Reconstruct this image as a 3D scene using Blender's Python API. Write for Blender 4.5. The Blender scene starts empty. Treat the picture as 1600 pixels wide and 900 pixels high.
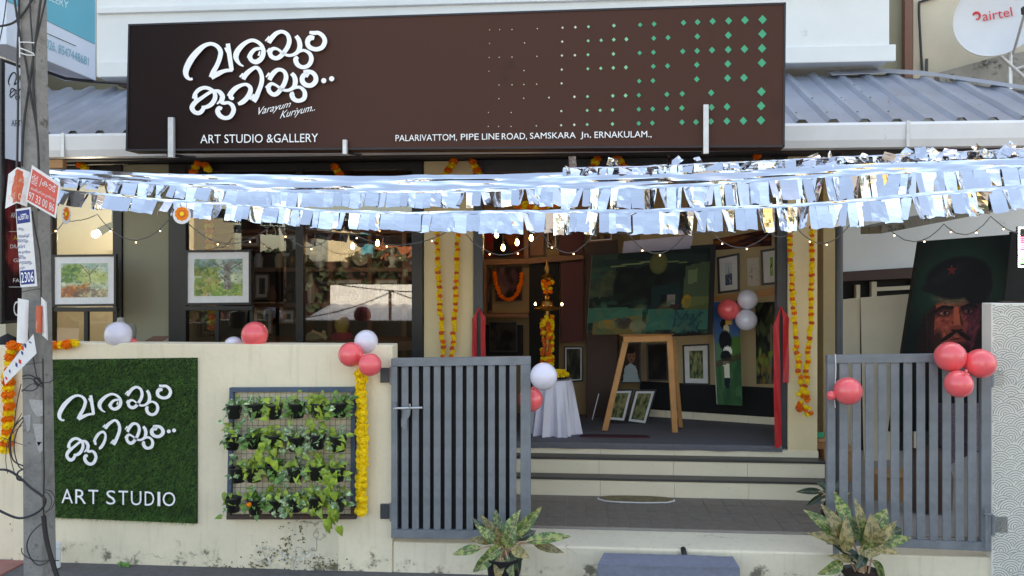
import bpy, math, random
import numpy as np
from mathutils import Vector, Matrix, Euler, noise as mnoise
from mathutils.geometry import tessellate_polygon
random.seed(7); np.random.seed(7)
sc = bpy.context.scene
COL = sc.collection
R = math.radians

# ------------------------------------------------------------------ camera
D, CAMZ, FPX, TH, HY = 5.2, 1.9, 1250.0, R(4.5), 430.0
CAM = Vector((0, -D, CAMZ))
cd = bpy.data.cameras.new('camera'); cam = bpy.data.objects.new('camera', cd); COL.objects.link(cam)
cam.location = CAM; cam.rotation_euler = (R(90), 0, TH)
cd.sensor_width = 36; cd.lens = 36 * FPX / 1600; cd.shift_y = -20 / 1600
cd.clip_start = .05; cd.clip_end = 600
sc.camera = cam

# ------------------------------------------------------------------ sky, sun, exposure
SUN_EL, SUN_AZ = R(50), R(12)          # sun stands behind the studio, so its front lies in open shade
world = bpy.data.worlds.new('World'); sc.world = world; world.use_nodes = True
wn = world.node_tree.nodes; wl_ = world.node_tree.links
sky = wn.new('ShaderNodeTexSky'); sky.sky_type = 'NISHITA'; sky.sun_disc = False
sky.sun_elevation = SUN_EL; sky.sun_rotation = SUN_AZ
sky.air_density = 1.0; sky.dust_density = 2.2; sky.ozone_density = 1.0
wl_.new(sky.outputs[0], wn['Background'].inputs[0]); wn['Background'].inputs[1].default_value = 0.15
sl = bpy.data.lights.new('sun', 'SUN'); sl.energy = 4.0; sl.angle = R(.5); sl.color = (1, .94, .85)
so = bpy.data.objects.new('sun', sl); COL.objects.link(so)
sv = Vector((math.sin(SUN_AZ) * math.cos(SUN_EL), math.cos(SUN_AZ) * math.cos(SUN_EL), math.sin(SUN_EL)))
so.rotation_euler = sv.to_track_quat('Z', 'Y').to_euler(); so.location = (0, 20, 30)
sc.view_settings.view_transform = 'Standard'; sc.view_settings.look = 'None'
sc.view_settings.exposure = 2.08; sc.view_settings.gamma = 1.0
sc.view_settings.use_white_balance = True; sc.view_settings.white_balance_temperature = 8600; sc.view_settings.white_balance_tint = 10
sc.cycles.max_bounces = 8; sc.cycles.transparent_max_bounces = 12
sc.cycles.use_denoising = True

# ------------------------------------------------------------------ measuring helpers (photo pixel -> point on a real plane)
cs, sn = math.cos(TH), math.sin(TH)
def ray(px, py):
    u = (px - 800) / FPX; v = (HY - py) / FPX
    return Vector((-sn + cs * u, cs + sn * u, v))
def W(px, py, Y):
    r = ray(px, py); return CAM + r * ((Y + D) / r.y)
def WX(px, py, X):
    r = ray(px, py); return CAM + r * (X / r.x)
def ppm(px, Y):
    return FPX * ray(px, HY).y / (Y + D)
class Plane:
    def __init__(s, p0, n):
        s.p = Vector(p0); s.n = Vector(n).normalized()
    def at(s, px, py, off=0.0):
        r = ray(px, py); p = s.p + s.n * off
        return CAM + r * ((p - CAM).dot(s.n) / r.dot(s.n))
    @staticmethod
    def y(Y): return Plane((0, Y, 0), (0, -1, 0))
    @staticmethod
    def pts(a, b, c):
        n = (b - a).cross(c - a); n.normalize()
        if n.dot(CAM - a) < 0: n = -n
        return Plane(a, n)
def S(r, g, b):
    f = lambda x: x / 12.92 if x <= .04045 else ((x + .055) / 1.055) ** 2.4
    return (f(r / 255), f(g / 255), f(b / 255), 1)

# ------------------------------------------------------------------ materials
def nodes_of(name):
    m = bpy.data.materials.new(name); m.use_nodes = True
    nt = m.node_tree
    return m, nt.nodes, nt.links, nt.nodes['Principled BSDF']
def mat(name, col, rough=.6, metal=0.0, var=.12, scale=6.0, bump=0.0, bscale=60.0, col2=None, spot=None, coat=0.0):
    m, n, l, b = nodes_of(name)
    tc = n.new('ShaderNodeTexCoord')
    nz = n.new('ShaderNodeTexNoise'); nz.inputs['Scale'].default_value = scale; nz.inputs['Detail'].default_value = 6
    nz.inputs['Roughness'].default_value = .65
    l.new(tc.outputs['Object'], nz.inputs['Vector'])
    mr = n.new('ShaderNodeMapRange'); mr.inputs[1].default_value = .3; mr.inputs[2].default_value = .7
    l.new(nz.outputs[0], mr.inputs[0])
    mx = n.new('ShaderNodeMix'); mx.data_type = 'RGBA'
    c = Vector(col[:3]); c2 = Vector(col2[:3]) if col2 else c
    mx.inputs[6].default_value = (*(c * (1 - var)), 1); mx.inputs[7].default_value = (*(c2 * (1 + var)), 1)
    l.new(mr.outputs[0], mx.inputs[0])
    last = mx.outputs[2]
    if spot:                                       # (colour, scale, threshold): stains with a shape of their own
        sp = n.new('ShaderNodeTexNoise'); sp.inputs['Scale'].default_value = spot[1]; sp.inputs['Detail'].default_value = 8
        sp.inputs['Roughness'].default_value = .7
        l.new(tc.outputs['Object'], sp.inputs['Vector'])
        r2 = n.new('ShaderNodeMapRange'); r2.inputs[1].default_value = spot[2]; r2.inputs[2].default_value = spot[2] + .1
        l.new(sp.outputs[0], r2.inputs[0])
        m2 = n.new('ShaderNodeMix'); m2.data_type = 'RGBA'; m2.inputs[7].default_value = spot[0]
        l.new(r2.outputs[0], m2.inputs[0]); l.new(last, m2.inputs[6]); last = m2.outputs[2]
    l.new(last, b.inputs['Base Color'])
    rr = n.new('ShaderNodeMapRange'); rr.inputs[3].default_value = max(.02, rough - .08); rr.inputs[4].default_value = min(1, rough + .1)
    l.new(nz.outputs[0], rr.inputs[0]); l.new(rr.outputs[0], b.inputs['Roughness'])
    b.inputs['Metallic'].default_value = metal
    if coat: b.inputs['Coat Weight'].default_value = coat; b.inputs['Coat Roughness'].default_value = .08
    if bump:
        bz = n.new('ShaderNodeTexNoise'); bz.inputs['Scale'].default_value = bscale; bz.inputs['Detail'].default_value = 5
        l.new(tc.outputs['Object'], bz.inputs['Vector'])
        bp = n.new('ShaderNodeBump'); bp.inputs['Strength'].default_value = bump; bp.inputs['Distance'].default_value = .01
        l.new(bz.outputs[0], bp.inputs['Height']); l.new(bp.outputs[0], b.inputs['Normal'])
    return m
def emit(name, col, strength):
    m, n, l, b = nodes_of(name)
    b.inputs['Base Color'].default_value = col
    b.inputs['Emission Color'].default_value = col; b.inputs['Emission Strength'].default_value = strength
    return m
def paintmat(name, rough=.5, coat=0.0):
    m, n, l, b = nodes_of(name)
    a = n.new('ShaderNodeVertexColor'); a.layer_name = 'Col'
    l.new(a.outputs[0], b.inputs['Base Color']); b.inputs['Roughness'].default_value = rough; b.inputs['Specular IOR Level'].default_value = .2
    if coat: b.inputs['Coat Weight'].default_value = coat
    return m
def glassmat(name, ior, tint=(.93, .96, .95, 1)):
    m, n, l, b = nodes_of(name); out = n['Material Output']
    fr = n.new('ShaderNodeFresnel'); fr.inputs[0].default_value = ior
    tr = n.new('ShaderNodeBsdfTransparent'); tr.inputs[0].default_value = tint
    gl = n.new('ShaderNodeBsdfGlossy'); gl.inputs['Roughness'].default_value = .0
    mx = n.new('ShaderNodeMixShader')
    l.new(fr.outputs[0], mx.inputs[0]); l.new(tr.outputs[0], mx.inputs[1]); l.new(gl.outputs[0], mx.inputs[2])
    l.new(mx.outputs[0], out.inputs['Surface'])
    return m
def wallmat(name, col, dirt_z=.35, seed=0.0, dirt=(.035, .035, .022, 1)):
    """painted plaster with damp, mossy patches that thicken towards the foot, hairline cracks and rain streaks"""
    m, n, l, b = nodes_of(name)
    geo = n.new('ShaderNodeNewGeometry')
    def noise(scale, detail=6, rough=.6, stretch=None):
        t = n.new('ShaderNodeTexNoise'); t.inputs['Scale'].default_value = scale; t.inputs['Detail'].default_value = detail
        t.inputs['Roughness'].default_value = rough
        mp = n.new('ShaderNodeMapping'); mp.inputs['Location'].default_value = (seed, seed * .7, seed * .3)
        if stretch: mp.inputs['Scale'].default_value = stretch
        l.new(geo.outputs['Position'], mp.inputs[0]); l.new(mp.outputs[0], t.inputs['Vector'])
        return t.outputs[0]
    def rng(sock, a, b_, c=0., d=1.):
        r = n.new('ShaderNodeMapRange'); r.inputs[1].default_value = a; r.inputs[2].default_value = b_
        r.inputs[3].default_value = c; r.inputs[4].default_value = d; l.new(sock, r.inputs[0]); return r.outputs[0]
    def mix(f, a, bcol):
        x = n.new('ShaderNodeMix'); x.data_type = 'RGBA'; l.new(f, x.inputs[0])
        if isinstance(a, tuple): x.inputs[6].default_value = a
        else: l.new(a, x.inputs[6])
        x.inputs[7].default_value = bcol; return x.outputs[2]
    c = Vector(col[:3])
    base = mix(rng(noise(1.7), .3, .7), (*(c * .89), 1), (*(c * 1.05), 1))
    base = mix(rng(noise(30, 3), .45, .8, 0, .25), base, (*(c * .82), 1))
    base = mix(rng(noise(5, 5, .6, (4, 4, .35)), .54, .74, 0, .42), base, (c[0] * .7, c[1] * .68, c[2] * .62, 1))
    sep = n.new('ShaderNodeSeparateXYZ'); l.new(geo.outputs['Position'], sep.inputs[0])
    hh = rng(sep.outputs[2], dirt_z, 0.0, 0, .26)
    ad = n.new('ShaderNodeMath'); ad.operation = 'ADD'; l.new(hh, ad.inputs[0]); l.new(noise(5.5, 10, .72), ad.inputs[1])
    base = mix(rng(ad.outputs[0], .795, .855, 0, .9), base, dirt)
    base = mix(rng(ad.outputs[0], .74, .83, 0, .3), base, (c[0] * .55, c[1] * .55, c[2] * .5, 1))
    vo = n.new('ShaderNodeTexVoronoi'); vo.feature = 'DISTANCE_TO_EDGE'; vo.inputs['Scale'].default_value = 1.1
    nn = n.new('ShaderNodeTexNoise'); nn.inputs['Scale'].default_value = 4; nn.inputs['Detail'].default_value = 6
    mv = n.new('ShaderNodeMix'); mv.data_type = 'RGBA'; mv.inputs[0].default_value = .35
    l.new(geo.outputs['Position'], nn.inputs['Vector']); l.new(geo.outputs['Position'], mv.inputs[6]); l.new(nn.outputs[1], mv.inputs[7])
    l.new(mv.outputs[2], vo.inputs['Vector'])
    mu = n.new('ShaderNodeMath'); mu.operation = 'MULTIPLY'
    l.new(rng(vo.outputs[0], .006, .0, 0, .6), mu.inputs[0]); l.new(rng(noise(1.3), .52, .6), mu.inputs[1])
    base = mix(mu.outputs[0], base, (.12, .1, .075, 1))
    l.new(base, b.inputs['Base Color']); b.inputs['Roughness'].default_value = .82
    bp = n.new('ShaderNodeBump'); bp.inputs['Strength'].default_value = .25; bp.inputs['Distance'].default_value = .01
    l.new(noise(22, 6, .65), bp.inputs['Height']); l.new(bp.outputs[0], b.inputs['Normal'])
    return m

M = {}
M['cream'] = wallmat('cream_plaster', S(245, 232, 203), .38)
M['plinth'] = wallmat('plinth_plaster', S(240, 229, 203), .08, 3.1)
M['patch'] = wallmat('patched_plaster', S(230, 220, 194), .78, 5.2)
M['pillar'] = mat('pillar_paint', S(234, 214, 170), .7, var=.05, scale=3, bump=.08)
M['inner'] = mat('inner_wall_paint', S(158, 130, 92), .75, var=.07, scale=2.5)
M['innerw'] = mat('inner_wall_pale', S(188, 168, 130), .75, var=.06, scale=2.5)
M['upper'] = mat('upper_wall_paint', S(226, 230, 230), .75, var=.05, scale=1.6, bump=.1, bscale=25, spot=(S(168, 170, 170), 2.4, .66))
M['beige'] = mat('beige_wall_paint', S(205, 194, 172), .8, var=.08, scale=2, bump=.1, bscale=20)
M['olive'] = mat('olive_wall_paint', S(150, 146, 124), .8, var=.06, scale=2)
M['steel'] = mat('dark_steel_paint', S(62, 66, 70), .42, var=.15, scale=9, bump=.04)
M['black'] = mat('black_frame_paint', S(30, 29, 31), .38, var=.2, scale=9)
M['gate'] = mat('gate_paint', S(121, 127, 132), .45, var=.2, scale=7, bump=.2, bscale=45, spot=(S(128, 112, 100), 19, .70))
M['sheet'] = mat('backing_sheet_shade_black', S(9, 9, 10), .7, var=.1)
M['roofm'] = mat('roof_sheet_metal', S(146, 153, 167), .42, .3, var=.14, scale=2.5, bump=.05, spot=(S(92, 92, 98), 7, .68))
M['gutter'] = mat('gutter_plastic', S(226, 227, 228), .38, var=.06, scale=3, spot=(S(178, 176, 168), 9, .66))
M['soffit'] = mat('soffit_board', S(50, 50, 55), .7, var=.15)
M['galv'] = mat('galvanised_bracket', S(205, 206, 208), .4, .4, var=.15, scale=12, spot=(S(130, 120, 110), 20, .66))
M['white'] = mat('white_letter', S(250, 252, 254), .45, var=.01)
M['foil'] = mat('silver_foil', (.68, .70, .74, 1), .06, 1.0, var=.02, bump=.10, bscale=20)
M['conc'] = mat('pole_concrete', S(142, 140, 136), .9, var=.3, scale=9, bump=.6, bscale=60, spot=(S(96, 93, 88), 9, .57))
M['dirtyconc'] = mat('weathered_concrete', S(150, 147, 140), .9, var=.22, scale=4, bump=.3, bscale=30, spot=(S(52, 50, 46), 6, .56))
M['cable'] = mat('black_cable', S(38, 38, 41), .45, var=.1)
M['wire'] = mat('grey_wire', S(96, 96, 96), .5, var=.1)
M['paper'] = mat('white_paper', S(226, 226, 226), .7, var=.07, scale=14, bump=.1)
M['redpaper'] = mat('faded_red_print', S(214, 92, 80), .65, var=.12, scale=20)
M['orangepaper'] = mat('weathered_orange_print', S(206, 98, 66), .7, var=.22, scale=18, spot=(S(224, 190, 170), 22, .6))
M['blueprint'] = mat('blue_print', S(34, 52, 128), .6, var=.08)
M['teal'] = mat('teal_sign_print', S(76, 170, 192), .4, var=.05, scale=2)
M['palesign'] = mat('pale_sign_print', S(206, 218, 234), .4, var=.04, scale=2)
M['tealtext'] = mat('teal_letter_print', S(110, 176, 196), .5, var=.03)
M['lightteal'] = mat('pale_letter_print', S(205, 232, 238), .5, var=.03)
M['under'] = mat('sign_underside', S(176, 166, 182), .6, var=.12)
M['carpet'] = mat('blue_grey_carpet', S(108, 107, 112), .95, var=.14, scale=60, bump=.35, bscale=220)
M['bluecloth'] = mat('blue_felt_cloth', S(126, 131, 147), .95, var=.12, scale=40, bump=.3, bscale=200, spot=(S(142, 148, 162), 14, .6))
M['granite'] = mat('black_granite', S(66, 64, 62), .4, var=.2, scale=60)
M['riser'] = mat('riser_tile', S(240, 227, 198), .45, var=.05, scale=3, spot=(S(206, 188, 158), 12, .66))
M['floortile'] = mat('grey_floor_tile', S(124, 115, 106), .55, var=.22, scale=14, bump=.1, spot=(S(146, 140, 133), 16, .66))
M['grout'] = mat('tile_grout', S(150, 144, 137), .9, var=.1)
M['asphalt'] = mat('asphalt', S(98, 96, 96), .9, var=.2, scale=20, bump=.5, bscale=120)
M['redpave'] = mat('red_paver', S(158, 108, 100), .85, var=.15, scale=14, bump=.3)
M['wood'] = mat('easel_pine', S(198, 140, 84), .5, var=.14, scale=12, spot=(S(120, 72, 40), 16, .72))
M['brown'] = mat('brown_shelf_wood', S(124, 80, 50), .55, var=.18, scale=8)
M['darkwood'] = mat('dark_panel', S(66, 44, 36), .6, var=.2, scale=6)
M['skirt'] = mat('black_skirting_cloth', S(16, 16, 18), .8, var=.2)
M['maroon'] = mat('maroon_panel', S(84, 28, 28), .6, var=.2)
M['redbal'] = mat('red_balloon', S(255, 104, 110), .22, var=.03, scale=2)
M['whitebal'] = mat('white_balloon', S(226, 224, 238), .22, var=.03, scale=2)
for k in ('redbal', 'whitebal'):
    b = M[k].node_tree.nodes['Principled BSDF']
    b.inputs['Coat Weight'].default_value = .6; b.inputs['Coat Roughness'].default_value = .06; b.inputs['Subsurface Weight'].default_value = .25; b.inputs['Subsurface Radius'].default_value = (.03, .02, .02)
M['orangefl'] = mat('orange_marigold', S(245, 128, 14), .8, var=.25, scale=90)
M['yellowfl'] = mat('yellow_marigold', S(252, 220, 44), .8, var=.22, scale=90)
M['redfl'] = mat('red_orange_flower', S(224, 108, 44), .8, var=.3, scale=90)
M['ribbon'] = mat('red_satin_ribbon', S(196, 30, 40), .4, var=.14, scale=10)
M['satin'] = mat('white_satin', S(226, 224, 236), .2, var=.05, scale=3)
M['brass'] = mat('lamp_brass', S(150, 118, 66), .35, .9, var=.15, scale=12)
M['pot'] = mat('black_plastic_pot', S(34, 34, 36), .42, var=.15, scale=10, bump=.1)
M['soil'] = mat('potting_soil', S(66, 50, 40), .95, var=.3, scale=30, bump=.6)
M['blueframe'] = mat('blue_rack_paint', S(74, 92, 112), .6, var=.2, scale=14, spot=(S(92, 66, 52), 13, .62))
M['rust'] = mat('rusty_steel', S(84, 70, 64), .8, var=.25, scale=18, spot=(S(110, 62, 44), 15, .6))
M['meshwire'] = mat('rack_mesh_wire', S(74, 70, 64), .7, var=.2)
M['grass'] = mat('turf_blade', S(80, 124, 58), .75, var=.3, scale=14, col2=S(92, 136, 62))
M['turfback'] = mat('turf_backing', S(26, 44, 24), .9, var=.2)
M['paint'] = paintmat('artwork_paint', .75)
M['glazed'] = paintmat('glazed_artwork', .4, .6)
M['glass'] = glassmat('window_glass', 2.35)
M['picglass'] = glassmat('picture_glass', 1.45, (.97, .97, .97, 1))
M['bulb'] = emit('warm_fairy_bulb', (1, .62, .36, 1), 3.2)
M['filament'] = emit('warm_filament_bulb', (1, .60, .26, 1), 10.0)
M['spotlamp'] = emit('white_spot_lamp', (1, .97, .92, 1), 30.0)
M['shadedcard'] = mat('shaded_cardboard', S(104, 74, 58), .85, var=.12, scale=8)  # darker cardboard copy with the flap's shade put into the colour
M['lampwall'] = mat('pale_gallery_wall', S(206, 198, 176), .75, var=.06, scale=2.5)
M['moss'] = mat('dark_moss', S(118, 110, 78), .95, var=.45, scale=40)
M['peel'] = mat('peeled_plaster', S(224, 220, 206), .9, var=.12, scale=30)
M['card'] = mat('brown_cardboard', S(176, 132, 92), .85, var=.1, scale=8)
M['dish'] = mat('dish_paint', S(222, 226, 232), .4, var=.04, scale=4, spot=(S(168, 168, 172), 14, .70))
M['redprint'] = mat('red_logo_print', S(222, 42, 56), .5, var=.03)
M['blackprint'] = mat('black_logo_print', S(32, 32, 36), .5, var=.03)
M['yellowprint'] = mat('yellow_print', S(226, 196, 60), .5, var=.03)
M['scallop'] = mat('scallop_print', S(150, 150, 143), .7, var=.05)
M['scallopbase'] = mat('scallop_wall_paint', S(232, 230, 221), .75, var=.05, scale=4, bump=.05)
M['tarp'] = mat('black_tarpaulin', S(9, 9, 10), .7, var=.2, bump=.3, bscale=20)
M['pipe'] = mat('brown_pipe', S(120, 80, 64), .5, var=.1)
def diag(name, c): return mat(name, c, .5, var=.03)
M['dg0'] = diag('pale_diamond', S(214, 222, 206)); M['dg1'] = diag('mint_diamond', S(126, 200, 160)); M['dg2'] = diag('green_diamond', S(38, 164, 122))

# sign face: blend from near black (left) to brown (right)
def signmat():
    m, n, l, b = nodes_of('sign_flex_print')
    tc = n.new('ShaderNodeTexCoord'); sp = n.new('ShaderNodeSeparateXYZ'); l.new(tc.outputs['Object'], sp.inputs[0])
    mr = n.new('ShaderNodeMapRange'); mr.inputs[1].default_value = -1.9; mr.inputs[2].default_value = -.35
    mr.interpolation_type = 'SMOOTHSTEP'; l.new(sp.outputs[0], mr.inputs[0])
    mx = n.new('ShaderNodeMix'); mx.data_type = 'RGBA'; mx.inputs[6].default_value = S(36, 24, 23); mx.inputs[7].default_value = S(80, 54, 47)
    l.new(mr.outputs[0], mx.inputs[0])
    nz = n.new('ShaderNodeTexNoise'); nz.inputs['Scale'].default_value = 3; nz.inputs['Detail'].default_value = 7
    l.new(tc.outputs['Object'], nz.inputs['Vector'])
    r2 = n.new('ShaderNodeMapRange'); r2.inputs[1].default_value = .68; r2.inputs[2].default_value = .78; r2.inputs[4].default_value = .5
    l.new(nz.outputs[0], r2.inputs[0])
    m2 = n.new('ShaderNodeMix'); m2.data_type = 'RGBA'; m2.inputs[7].default_value = S(52, 40, 40)
    l.new(r2.outputs[0], m2.inputs[0]); l.new(mx.outputs[2], m2.inputs[6]); l.new(m2.outputs[2], b.inputs['Base Color'])
    b.inputs['Roughness'].default_value = .6; b.inputs['Specular IOR Level'].default_value = .12
    bz = n.new('ShaderNodeTexNoise'); bz.inputs['Scale'].default_value = 1.3; l.new(tc.outputs['Object'], bz.inputs['Vector'])
    bp = n.new('ShaderNodeBump'); bp.inputs['Strength'].default_value = .3; bp.inputs['Distance'].default_value = .05
    l.new(bz.outputs[0], bp.inputs['Height']); l.new(bp.outputs[0], b.inputs['Normal'])
    return m
M['sign'] = signmat()

def leafmat(name, base, vein, blotch, bscale=30.0, thr=.5, rib=None, ribw=.006):
    m, n, l, b = nodes_of(name)
    tc = n.new('ShaderNodeTexCoord'); sp = n.new('ShaderNodeSeparateXYZ'); l.new(tc.outputs['Object'], sp.inputs[0])
    oi = n.new('ShaderNodeObjectInfo')
    va = n.new('ShaderNodeVectorMath'); va.operation = 'ADD'; l.new(tc.outputs['Object'], va.inputs[0]); l.new(oi.outputs['Random'], va.inputs[1])
    nz = n.new('ShaderNodeTexNoise'); nz.inputs['Scale'].default_value = bscale; nz.inputs['Detail'].default_value = 4; nz.inputs['Roughness'].default_value = .7
    l.new(va.outputs[0], nz.inputs['Vector'])
    r = n.new('ShaderNodeMapRange'); r.inputs[1].default_value = thr - .05; r.inputs[2].default_value = thr + .05; l.new(nz.outputs[0], r.inputs[0])
    mx = n.new('ShaderNodeMix'); mx.data_type = 'RGBA'; mx.inputs[6].default_value = base; mx.inputs[7].default_value = blotch
    l.new(r.outputs[0], mx.inputs[0]); last = mx.outputs[2]
    ab = n.new('ShaderNodeMath'); ab.operation = 'ABSOLUTE'; l.new(sp.outputs[0], ab.inputs[0])
    if rib:
        rr = n.new('ShaderNodeMapRange'); rr.inputs[1].default_value = ribw; rr.inputs[2].default_value = ribw * .4; l.new(ab.outputs[0], rr.inputs[0])
        m2 = n.new('ShaderNodeMix'); m2.data_type = 'RGBA'; m2.inputs[7].default_value = rib
        l.new(rr.outputs[0], m2.inputs[0]); l.new(last, m2.inputs[6]); last = m2.outputs[2]
    hs = n.new('ShaderNodeHueSaturation'); l.new(last, hs.inputs['Color'])
    rv = n.new('ShaderNodeMapRange'); rv.inputs[3].default_value = .72; rv.inputs[4].default_value = 1.25; l.new(oi.outputs['Random'], rv.inputs[0])
    l.new(rv.outputs[0], hs.inputs['Value']); l.new(hs.outputs[0], b.inputs['Base Color'])
    b.inputs['Roughness'].default_value = .38
    b.inputs['Subsurface Weight'].default_value = .15; b.inputs['Subsurface Radius'].default_value = (.01, .02, .005)
    return m
M['lime'] = leafmat('lime_leaf', S(150, 172, 60), None, S(116, 150, 56), 24, .55)
M['vari'] = leafmat('variegated_leaf', S(88, 130, 74), None, S(200, 212, 172), 46, .54)
M['green'] = leafmat('mid_green_leaf', S(84, 128, 58), None, S(112, 150, 70), 30, .55)
M['agla'] = leafmat('patterned_leaf', S(66, 94, 46), None, S(146, 156, 88), 40, .52, S(178, 138, 112), .002)
M['agla2'] = leafmat('rusty_patterned_leaf', S(96, 96, 52), None, S(160, 144, 92), 38, .5, S(176, 138, 104), .002)
M['aglad'] = leafmat('deep_green_leaf', S(34, 62, 40), None, S(96, 122, 82), 50, .6, S(150, 120, 100), .003)
M['stem'] = mat('pale_stem', S(196, 164, 132), .6, var=.12)
M['gstem'] = mat('green_stem', S(120, 138, 76), .6, var=.12)

# ------------------------------------------------------------------ mesh building
WLOC = {}
class MB:
    def __init__(s): s.v = []; s.f = []; s.m = []
    def add(s, vs, fs, mi=0):
        o = len(s.v); s.v += [Vector(v) for v in vs]; s.f += [tuple(i + o for i in f) for f in fs]; s.m += [mi] * len(fs); return s
    def hexa(s, a, b, mi=0):                       # two quads (same winding) joined into a solid
        return s.add(list(a) + list(b), [(0, 1, 2, 3), (7, 6, 5, 4), (0, 4, 5, 1), (1, 5, 6, 2), (2, 6, 7, 3), (3, 7, 4, 0)], mi)
    def box(s, x0, x1, y0, y1, z0, z1, mi=0):
        return s.hexa([(x0, y0, z0), (x1, y0, z0), (x1, y0, z1), (x0, y0, z1)], [(x0, y1, z0), (x1, y1, z0), (x1, y1, z1), (x0, y1, z1)], mi)
    def slab(s, corners, back, mi=0):              # corners TL TR BR BL, pushed back by a vector
        b = Vector(back); c = [Vector(p) for p in corners]
        return s.hexa(c, [p + b for p in c], mi)
    def prism(s, poly, back, mi=0):
        poly = [Vector(p) for p in poly]; b = Vector(back); n = len(poly)
        tris = tessellate_polygon([poly])
        fs = [tuple(t) for t in tris] + [tuple(i + n for i in reversed(t)) for t in tris]
        fs += [(i, (i + 1) % n, (i + 1) % n + n, i + n) for i in range(n)]
        return s.add(poly + [p + b for p in poly], fs, mi)
    def tube(s, pts, r, seg=6, mi=0, r2=None, caps=True):
        pts = [Vector(p) for p in pts]; n = len(pts); vs = []; up = None
        for i, p in enumerate(pts):
            t = (pts[min(i + 1, n - 1)] - pts[max(i - 1, 0)])
            t = t.normalized() if t.length > 1e-9 else Vector((0, 0, 1))
            if up is None: up = Vector((0, 0, 1)) if abs(t.z) < .9 else Vector((1, 0, 0))
            a = t.cross(up).normalized(); bb = a.cross(t).normalized(); up = bb
            rr = r if r2 is None else r + (r2 - r) * i / max(1, n - 1)
            vs += [p + (a * math.cos(2 * math.pi * k / seg) + bb * math.sin(2 * math.pi * k / seg)) * rr for k in range(seg)]
        fs = [(i * seg + k, i * seg + (k + 1) % seg, (i + 1) * seg + (k + 1) % seg, (i + 1) * seg + k) for i in range(n - 1) for k in range(seg)]
        if caps: fs += [tuple(range(seg - 1, -1, -1)), tuple((n - 1) * seg + k for k in range(seg))]
        return s.add(vs, fs, mi)
    def lathe(s, prof, c, seg=20, mi=0, squash=1.0):   # prof: (radius, height)
        c = Vector(c); vs = []; n = len(prof)
        for r, h in prof:
            vs += [c + Vector((r * math.cos(2 * math.pi * k / seg), squash * r * math.sin(2 * math.pi * k / seg), h)) for k in range(seg)]
        fs = [(i * seg + k, i * seg + (k + 1) % seg, (i + 1) * seg + (k + 1) % seg, (i + 1) * seg + k) for i in range(n - 1) for k in range(seg)]
        if prof[0][0] > 1e-4: fs.append(tuple(range(seg - 1, -1, -1)))
        if prof[-1][0] > 1e-4: fs.append(tuple((n - 1) * seg + k for k in range(seg)))
        return s.add(vs, fs, mi)
    def ball(s, c, r, seg=12, mi=0, sz=1.0):
        n = max(5, seg // 2 + 1)
        return s.lathe([(max(1e-5, r * math.sin(math.pi * i / (n - 1))), -sz * r * math.cos(math.pi * i / (n - 1))) for i in range(n)], c, seg, mi)
    def grid(s, fn, nu, nv, mi=0):
        vs = [fn(i / nu, j / nv) for j in range(nv + 1) for i in range(nu + 1)]
        fs = [(j * (nu + 1) + i, j * (nu + 1) + i + 1, (j + 1) * (nu + 1) + i + 1, (j + 1) * (nu + 1) + i) for j in range(nv) for i in range(nu)]
        return s.add(vs, fs, mi)
    def mesh(s, name, mats, origin, smooth=False):
        me = bpy.data.meshes.new(name); me.from_pydata([v - origin for v in s.v], [], s.f)
        for m in (mats if isinstance(mats, (list, tuple)) else [mats]): me.materials.append(m)
        if any(s.m): me.polygons.foreach_set('material_index', s.m)
        if smooth: me.polygons.foreach_set('use_smooth', [True] * len(me.polygons))
        me.update(); return me
    def build(s, name, mats, parent=None, smooth=False, bevel=0.0, origin=None):
        if origin is None:
            lo = Vector([min(v[i] for v in s.v) for i in range(3)]); hi = Vector([max(v[i] for v in s.v) for i in range(3)])
            origin = Vector(((lo.x + hi.x) / 2, (lo.y + hi.y) / 2, lo.z if parent is None else (lo.z + hi.z) / 2))
        o = bpy.data.objects.new(name, s.mesh(name, mats, origin, smooth)); COL.objects.link(o)
        WLOC[o.name] = Vector(origin)
        put(o, parent, origin)
        if smooth:
            try:
                o.data.set_sharp_from_angle(angle=R(42))
            except Exception: pass
        if bevel:
            md = o.modifiers.new('bevel', 'BEVEL'); md.width = bevel; md.segments = 2; md.limit_method = 'ANGLE'; md.angle_limit = R(40)
        return o
def put(o, parent, loc):
    if parent is not None:
        o.parent = parent; o.location = Vector(loc) - WLOC[parent.name]
    else: o.location = loc
def inst(name, me, parent, loc, rot=(0, 0, 0), scale=(1, 1, 1)):
    o = bpy.data.objects.new(name, me); COL.objects.link(o); WLOC[o.name] = Vector(loc)
    put(o, parent, loc)
    o.rotation_euler = rot if not isinstance(rot, Matrix) else rot.to_euler()
    o.scale = scale if isinstance(scale, (tuple, list)) else (scale,) * 3
    return o
def thing(name, label, cat, loc, group=None):
    o = bpy.data.objects.new(name, None); o.empty_display_size = .05; COL.objects.link(o)
    o.location = loc; WLOC[o.name] = Vector(loc); return tag(o, label, cat, group)
def tag(o, label, cat, group=None):
    o['label'] = label; o['category'] = cat
    if group: o['group'] = group
    return o
def structure(o): o['kind'] = 'structure'; return o
def lerp(a, b, t): return a + (b - a) * t
def path_lerp(pts, x):                      # piecewise linear y(x)
    if x <= pts[0][0]: return pts[0][1:]
    for p, q in zip(pts, pts[1:]):
        if x <= q[0]:
            t = (x - p[0]) / (q[0] - p[0]); return tuple(lerp(a, b, t) for a, b in zip(p[1:], q[1:]))
    return pts[-1][1:]
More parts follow.
